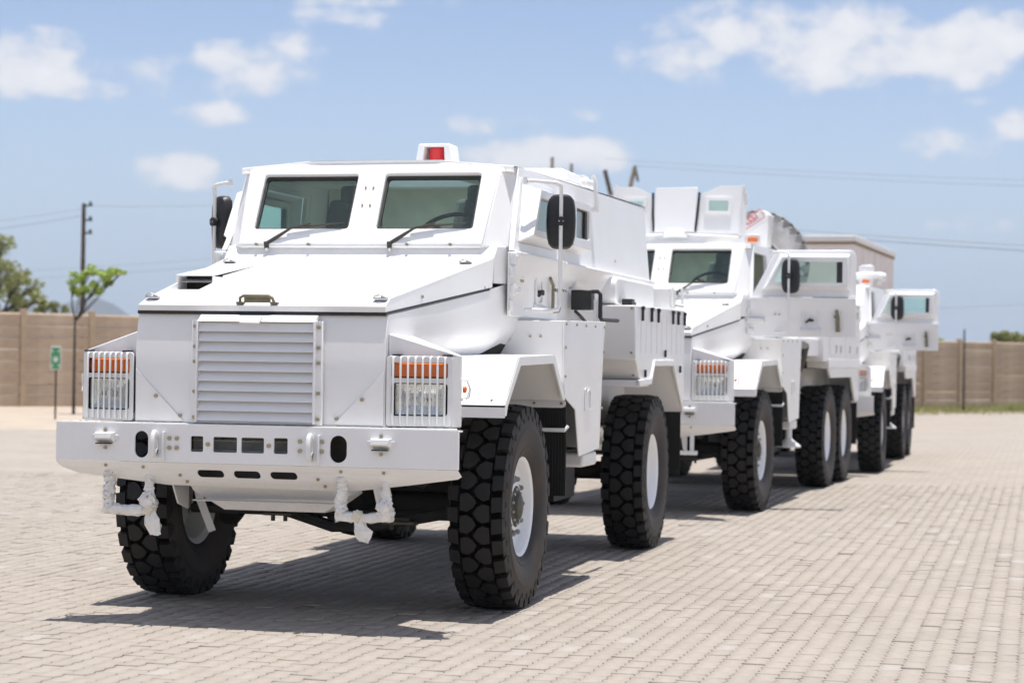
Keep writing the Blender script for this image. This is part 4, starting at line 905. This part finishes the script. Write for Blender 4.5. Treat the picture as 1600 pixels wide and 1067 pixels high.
    for y, nm in [(1.504, 'front_axle')]+[(y, 'rear_axle') for y in rear]:
        q = M(); q.cyl((-.95,y,TR),(.95,y,TR),.075,14); q.lathe([(.0001,-.16),(.10,-.15),(.19,-.06),(.20,.05),(.12,.17),(.0001,.18)], (.12,y,TR-.02), 'Y', 20)
        for s in (-1, 1): q.lathe([(.10,0),(.17,.05),(.17,.12),(.12,.16)], (s*.80,y,TR), 'X', 18)
        q.build(nm, CHASSIS_SHADE, t)
        for s in (-1, 1):
            q = M()
            for k in range(6):
                L0 = .72-k*.09; pts = [(s*.52, y+u*L0, TR+.20+k*-.022+.10*u*u) for u in (-1,-.5,0,.5,1)]
                for a_, b_ in zip(pts[:-1], pts[1:]): q.extr([(a_[0]-.04,a_[1],a_[2]),(a_[0]+.04,a_[1],a_[2]),(b_[0]+.04,b_[1],b_[2]),(b_[0]-.04,b_[1],b_[2])], (0,0,.018))
            q.build('leaf_spring', DARK, t)
    q = M(); 
    for s in (-1, 1): q.box(s*.44-.04, s*.44+.04, .45, rear[-1]+.9, .92, 1.12)
    q.tube([(-.85,1.18,.58),(.85,1.18,.58)], .028, 8); q.tube([(-.3,1.1,.62),(.1,1.12,.50),(.4,1.05,.52),(.82,1.15,.60)], .035, 8); q.cyl((.0,1.7,.72),(.0,rear[0]-.2,.70),.06,10); q.box(-.3,.3,3.2,3.9,.52,.9); q.cyl((-.6,3.4,.62),(-.6,4.4,.62),.16,14); q.box(.45,.85,3.9,4.6,.5,.85)
    q.build('chassis', CHASSIS_SHADE, t)
    q = M(); q.extr([(-.86,1.98,1.02),(-.45,1.98,.93),(.45,1.98,.93),(.86,1.98,1.02)], (0,rear[-1]-.9,0)); q.build('light_block_plate', CHASSIS_SHADE, t)  # unseen plate added to block light and darken the ground below
    for x0_, x1_, z_ in ((.46,.66,.535),(-.30,-.12,.565)):
        q = M(); q.box(x0_,x1_,.98,1.06,z_,z_+.015); q.tube([(x0_+.02,1.0,z_+.03),(x1_-.03,1.0,z_+.03)], .010, 6); q.build('spring_plate', HUBM, t)
        q = M(); [q.cyl((x,1.02,z_-.035),(x,1.02,z_+.03),.013,6) for x in (x0_+.05,x1_-.05)]; o = q.build('plate_studs', DARK, t); o['kind'] = 'stuff'
    q = M(); q.tube([(-.70,1.12,.85),(-.80,1.15,.70),(-.785,1.15,.64),(-.70,1.15,.44)], .034, 4); q.build('steering_arm', PAINT2, t)
    # ---- rear body
    if first:
        for s in (-1, 1):
            q = M(); tb = [(4.80,1.965),(7.10,1.985),(7.10,1.20),(6.96,1.185),(6.50,1.547),(5.595,1.545),(5.46,1.40),(5.05,1.392),(4.83,1.547)]
            q.extr([(s*1.27, y, z) for y, z in tb], (-s*.33,0,0)); tbx = q.build('tool_locker', PAINT, t, .008)
            for a_ in range(3, 7):
                pass
            q = M(); fl = [(7.0,1.13),(6.96,1.187),(6.50,1.549),(5.595,1.547),(5.46,1.402),(4.95,1.392)]
            for (y0,z0),(y1,z1) in zip(fl[:-1],fl[1:]): q.add([(s*x, y, z-dz) for dz in (0,.05) for x in (1.262,1.285) for y, z in ((y0,z0),(y1,z1))], [(0,1,3,2),(4,6,7,5),(0,4,5,1),(2,3,7,6),(0,2,6,4),(1,5,7,3)])
            q.box(min(s*.9,s*1.262), max(s*.9,s*1.262), 4.96, 5.44, 1.335, 1.388); q.build('rear_fender', PAINT, t, .006)
            q = M(); q.extr([(s*.80,4.9,1.38),(s*.80,7.05,1.54),(s*.80,7.05,1.0),(s*.80,5.2,1.0)], (-s*.01,0,0)); q.extr([(s*.8,6.52,1.53),(s*1.262,6.52,1.53),(s*1.262,7.0,1.10),(s*.8,7.0,1.10)], (0,.012,0)); q.build('rear_arch', PAINT, t)
            q = M(); q.box(min(s*.88,s*1.26), max(s*.88,s*1.26), 7.0, 7.012, .55, 1.12); q.build('rear_mud_flap', RUB, t)
            for i in range(9): q = M(); y = 5.02+i*.235; q.box(min(s*1.2705,s*1.2725), max(s*1.2705,s*1.2725), y, y+.012, 1.60, 1.93); q.build('rib', PAINT, tbx)
            for y in (5.05,5.45,5.75,6.45,6.72,7.05): q = M(); q.box(min(s*1.272,s*1.29), max(s*1.272,s*1.29), y-.016, y+.016, 1.85, 1.955); q.box(min(s*1.272,s*1.295), max(s*1.272,s*1.295), y-.026, y+.026, 1.935, 1.965); q.build('rubber_latch', BLACK, tbx, .004)
            for y, z in ((5.2,1.44),(6.1,1.60),(6.85,1.47)): q = M(); q.box(min(s*1.272,s*1.288), max(s*1.272,s*1.288), y-.015, y+.015, z-.03, z+.03); q.build('rubber_latch', BLACK, tbx, .004)
            for z in (1.60,1.94): bolts.bolt((s*1.24, 4.80, z), (0,-1,0), .010)
            bolts.bolt((s*1.22, 5.0, 1.43), (0,-.6,-.8), .010)
        # fittings on the vehicle's left flank
        q = M(); q.box(.984,1.135,3.78,3.80,1.90,2.047); q.box(.99,1.13,3.80,3.93,1.905,2.042); q.build('equipment_case', BLACK, t, .008)
        q = M(); q.extr([(.98,3.77,1.80),(1.15,3.77,1.80),(1.0,3.77,1.895)], (0,.02,0)); q.build('case_bracket', PAINT2, t, .003); q = M(); q.box(1.145,1.165,3.82,3.86,1.80,1.98); q.build('case_post', PAINT2, t, .003)
        q = M(); q.tube([(1.02,3.76,1.895),(1.06,3.75,1.86),(1.11,3.74,1.81)], .012, 6); q.build('strap', DARK, t)
        q = M(); q.tube([(1.13,3.82,2.036),(1.175,3.82,2.036),(1.195,3.82,2.015),(1.195,3.82,1.85),(1.20,3.86,1.832),(1.23,4.3,1.835)], .014, 8); q.build('hose', BLACK, t)
        q = M(); q.extr([(1.095, y, z) for y, z in rrect(4.9,6.55,1.975,2.185,.07,5)], (-.14,0,0)); q.build('upper_locker', PAINT, t, .012)
        q = M(); q.box(.97,1.2,6.7,7.05,1.99,2.16); q.tube([(1.24,6.62,2.17),(1.25,6.62,2.02),(1.25,7.1,2.02),(1.24,7.1,2.18)], .012, 7); q.build('jerrycan_rack', PAINT2, t, .006)
        q = M(); q.box(1.12,1.2,5.0,5.12,1.97,2.02); q.box(1.12,1.19,5.14,5.24,1.972,2.0); q.build('locker_catch', BLACK, t, .004)
        q = M(); q.tube([(.995,4.52,2.69),(1.01,4.52,2.70),(1.0,4.50,2.90),(.98,4.5,2.935)], .016, 8); q.box(.96,1.02,4.47,4.57,2.665,2.69); q.build('grab_rail', PAINT2, t)
        for x, y in ((1.0,3.15),(1.0,4.45)): bolts.bolt((XS(2.33)-.002, y+.9, 2.33), (1,0,.09), .012)
        for y in (3.55,3.62,3.69,4.0,4.06): bolts.bolt((.962, y, 2.035), (1,0,0), .010)
        # beacon in its guard on the roof
        q = M(); bx, by, bz = .232, 2.85, 2.855
        for dx in (-.06, .06):
            sgn = 1 if dx > 0 else -1
            q.frust([(bx+dx+sgn*.075,by-.10,bz),(bx+dx+sgn*.02,by-.10,bz),(bx+dx+sgn*.02,by+.12,bz),(bx+dx+sgn*.075,by+.12,bz)], [(bx+dx+sgn*.052,by-.085,bz+.155),(bx+dx+sgn*.008,by-.085,bz+.155),(bx+dx+sgn*.008,by+.12,bz+.155),(bx+dx+sgn*.052,by+.12,bz+.155)])
        q.box(bx-.11,bx+.11,by-.085,by+.12,bz+.135,bz+.157); q.box(bx-.14,bx+.14,by-.12,by+.14,bz-.03,bz+.008); bgd = q.build('beacon_guard', PAINT2, roof, .008)
        q = M(); q.lathe([(.066,.0),(.068,.04),(.064,.12),(.05,.133),(.0001,.134)], (bx,by+.02,bz+.004), 'Z', 24); q.build('beacon_lens', REDL, bgd)
        q = M(); q.extr([(.30,4.1,2.86),(.88,4.1,2.85),(.84,4.15,2.965),(.34,4.15,2.97)], (0,.55,0)); q.box(.55,.9,4.75,5.0,2.86,2.945); q.build('roof_hatch', PAINT, roof, .03)
        q = M(); q.tube([(.80,4.9,2.85),(.80,4.9,2.97),(.80,5.15,2.97),(.80,5.15,2.86)], .012, 7); q.build('roof_rail', PAINT2, roof)
    else:
        RE = 8.7
        for s in (-1, 1):
            q = M(); q.box(min(s*.95,s*1.265), max(s*.95,s*1.265), 5.75, 8.66, 1.60, 2.30); q.box(min(s*1.0,s*1.275), max(s*1.0,s*1.275), 5.75, 8.66, 1.48, 1.598); q.box(min(s*.95,s*1.272), max(s*.95,s*1.272), 5.74, 8.67, 2.301, 2.33); lk = q.build('side_locker', PAINT, t, .008)
            for y in (6.35,6.75,7.6,8.3):
                for z in (2.18,1.72): q = M(); q.box(min(s*1.266,s*1.285), max(s*1.266,s*1.285), y-.015, y+.015, z-.05, z+.05); q.build('locker_catch', STEEL, lk, .003)
            for y0, y1 in ((5.85,7.15),(7.25,8.58)): q = M(); q.box(min(s*1.266,s*1.272), max(s*1.266,s*1.272), y0, y1, 1.66, 2.26); q.build('locker_door', PAINT, lk, .004)
            q = M(); q.box(min(s*.97,s*1.2), max(s*.97,s*1.2), 3.75, 5.74, 1.62, 1.83); q.box(min(s*.96,s*1.262), max(s*.96,s*1.262), 5.35, 5.735, 1.56, 1.93); q.build('flank_box', PAINT, t, .01)
            q = M(); q.extr([(s*1.262,5.80,1.478),(s*1.262,8.66,1.478),(s*1.262,8.66,1.02),(s*1.262,8.30,1.02),(s*1.262,7.9,1.36),(s*1.262,6.0,1.36)], (-s*.03,0,0)); q.box(min(s*.85,s*1.262), max(s*.85,s*1.262), 8.60, 8.612, 1.02, 1.478); q.box(min(s*.6,s*1.262), max(s*.6,s*1.262), 8.30, 8.62, 1.015, 1.05); q.extr([(s*.85,5.8,1.47),(s*.85,8.6,1.47),(s*.85,8.6,1.1),(s*.85,5.8,1.1)], (-s*.01,0,0)); q.build('rear_fender', PAINT, t, .004)
            q = M(); q.box(min(s*.8,s*1.25), max(s*.8,s*1.25), 8.54, 8.552, .45, 1.02); q.build('rear_mud_flap', RUB, t)
            q = M(); q.cyl((s*1.13,3.66,.90),(s*1.13,3.66,1.30),.055,12); q.cyl((s*1.13,3.66,.68),(s*1.13,3.66,.92),.038,12); q.lathe([(.03,.70),(.06,.66),(.14,.60),(.14,.58),(.0001,.58)], (s*1.13,3.66,0), 'Z', 20); jk = q.build('stabiliser_leg', PAINT2, t, .003)
            q = M(); q.lathe([(.057,1.12),(.058,1.16)], (s*1.13,3.66,0), 'Z', 14); q.build('red_band', REDL, jk)
        q = M(); q.box(-1.0,1.0,5.25,8.6,2.0,2.28); q.build('rear_deck', PAINT, t, .01)
        q = M(); q.tube([(1.22,3.9,1.75),(1.16,4.0,1.55),(1.05,4.05,1.30)], [.10,.10,.07], 9); q.build('air_bellows', DARK, t)
        # amber lamp on a roof-corner bracket
        q = M(); q.box(.72,.90,2.95,2.98,2.80,2.95); q.box(.74,.88,2.94,3.06,2.925,2.955); br = q.build('lamp_bracket', PAINT2, roof, .006)
        q = M(); q.box(.765,.875,2.915,2.938,2.868,2.915); q.build('amber_lamp', AMBER, br, .006)
        if kind == 2:
            # shielded gun ring
            q = M(); q.lathe([(.60,2.80),(.66,2.86),(.66,2.93),(.60,2.95),(.54,2.945),(.54,2.80)], (0,3.3,0), 'Z', 36); q.build('turret_ring', PAINT, roof)
            q = M(); q.slab([(-.215,2.60,2.96),(.235,2.60,2.96),(.245,2.70,3.455),(-.225,2.70,3.455)], .02); q.extr([(-.12,2.58,2.90),(.16,2.58,2.90),(.10,2.55,3.0),(-.08,2.55,3.0)], (0,.05,0)); q.build('centre_shield', PAINT, roof, .004)
            for s in (-1, 1):
                # plate runs from the centre gap outwards and back
                def G(u, v, w): return (s*(.242+u*.96), 2.62+u*.22+(v-2.95)*.15+w, v)
                q = M(); q.holes([(0,2.95),(.475,2.95),(.495,3.48),(.25,3.475),(.045,3.385)], [rrect(.13,.36,3.19,3.32,.015)], G, .02)
                q.holes(rrect(.095,.395,3.155,3.355,.01), [rrect(.135,.355,3.195,3.315,.012)], lambda u, v, w: G(u, v, w-.022), .02)
                q.slab([(s*.712,2.75,2.95),(s*.728,2.82,3.48),(s*.62,3.40,3.40),(s*.58,3.60,2.95)], .02)
                for k in range(3): q.box(min(s*.715,s*.745), max(s*.715,s*.745), 2.84+k*.07, 2.90+k*.07, 3.40-k*.06, 3.50-k*.07)
                q.build('side_shield', PAINT, roof, .004)
                q = M(); q.holes(rrect(.125,.365,3.185,3.325,.01), [], lambda u, v, w: G(u, v, w+.004), .005); q.build('shield_pane', GLASS, roof)
                q = M(); q.tube([(s*.232+.008,2.595,2.965),(s*.250+.008,2.625,3.15),(s*.262+.008,2.67,3.40)], .014, 6); q.build('shield_strut', BLACK, roof)
            q = M(); q.slab([(-.6,3.70,2.95),(.6,3.70,2.95),(.62,3.66,3.40),(-.62,3.66,3.40)], .02); q.build('back_shield', PAINT, roof)
            # folded crane
            q = M(); q.box(-.35,.35,5.3,5.8,2.28,2.9); q.cyl((0,5.55,2.9),(0,5.55,3.25),.22,20); cr = q.build('crane_base', PAINT, t, .02)
            bm_ = [(.02,2.86),(.30,3.12),(.43,3.215),(.60,3.335),(.66,3.335),(.70,3.29),(.70,3.10),(.68,2.86)]
            q = M(); q.extr([(x, 4.60, z) for x, z in bm_], (0,.34,0)); q.tube([(.60,4.9,3.12),(.35,5.3,3.15),(.0,5.55,3.15)], .12, 10); q.cyl((.67,4.585,3.265),(.67,4.95,3.265),.03,10)
            bo = q.build('crane_boom', PAINT, t, .015)
            q = M(); q.extr([(x, 4.588, z) for x, z in ((.16,2.955),(.205,2.885),(.69,3.20),(.69,3.285),(.655,3.33),(.60,3.33))], (0,.011,0)); q.build('boom_band', PAINT2, bo, .004)
            fc = bpy.data.curves.new('t', 'FONT'); fc.body = 'FASSI'; fc.size = .100; fc.extrude = .001; fc.space_character = 1.12; fc.offset = .002
            fo = bpy.data.objects.new('t', fc); COL.objects.link(fo); dg = bpy.context.evaluated_depsgraph_get(); me = bpy.data.meshes.new_from_object(fo.evaluated_get(dg)); bpy.data.objects.remove(fo)
            me.name = 'lettering'; me.materials.clear(); me.materials.append(REDT); lt = link('lettering', me, bo); sl = R(33)
            ox, oz = .375, 3.105; lt.location = (ox, 4.585, oz); lt.rotation_euler = (R(90), -sl, 0)
            q = M(); c_, s_ = math.cos(sl), math.sin(sl)
            for (a0, b0), (a1, b1) in (((-.02,-.025),(.325,-.025)),((.325,-.025),(.325,.09)),((.325,.09),(-.02,.09))):
                q.tube([(ox+a0*c_-b0*s_, 4.585, oz+a0*s_+b0*c_), (ox+a1*c_-b1*s_, 4.585, oz+a1*s_+b1*c_)], .004, 4)
            q.build('lettering_frame', REDT, bo)
            sw = link('spare_wheel', RIM['rear'], t, 0, (.49,5.05,2.735)); sw.rotation_euler = (0, 0, R(-84))
            ty = TYRE.copy(); ty.materials[0] = OLDT; ty.materials[1] = ty.materials[2] = mat('grey_tread', (.34,.33,.32), .8, col2=(.2,.19,.185), nscale=6); link('tyre', ty, sw)
        else:
            q = M(); q.tube([(.70,3.3,2.86),(.55,3.25,2.98),(1.05,3.2,3.0)], .05, 9); q.lathe([(.0001,-.07),(.06,-.045),(.075,0),(.06,.045),(.0001,.07)], (1.06,3.2,2.97), 'X', 14); q.tube([(.9,3.2,2.97),(.86,3.3,2.85)], .035, 8); q.box(.98,1.04,3.15,3.3,2.86,2.9); q.build('winch_arm', PAINT2, roof)
            q = M(); q.box(.42,.60,6.3,6.6,2.33,3.28); q.box(.46,.66,6.25,6.65,3.20,3.30); q.build('rear_mast', PAINT, t, .02)
    o = bolts.build('bolts', BRASS, t); o['kind'] = 'stuff'
    return t

truck('armoured_truck', (0, 0), 0., 1, 'white armoured truck with red roof beacon and closed doors, nearest in the line')
truck('armoured_truck', (.2234, 9.2338), -.0478, 2, 'white six-wheeled armoured truck with gun shields and spare wheel on top, middle of line')
truck('armoured_truck', (.926, 18.05), -.004, 3, 'white six-wheeled armoured truck farthest back with its side door wide open')
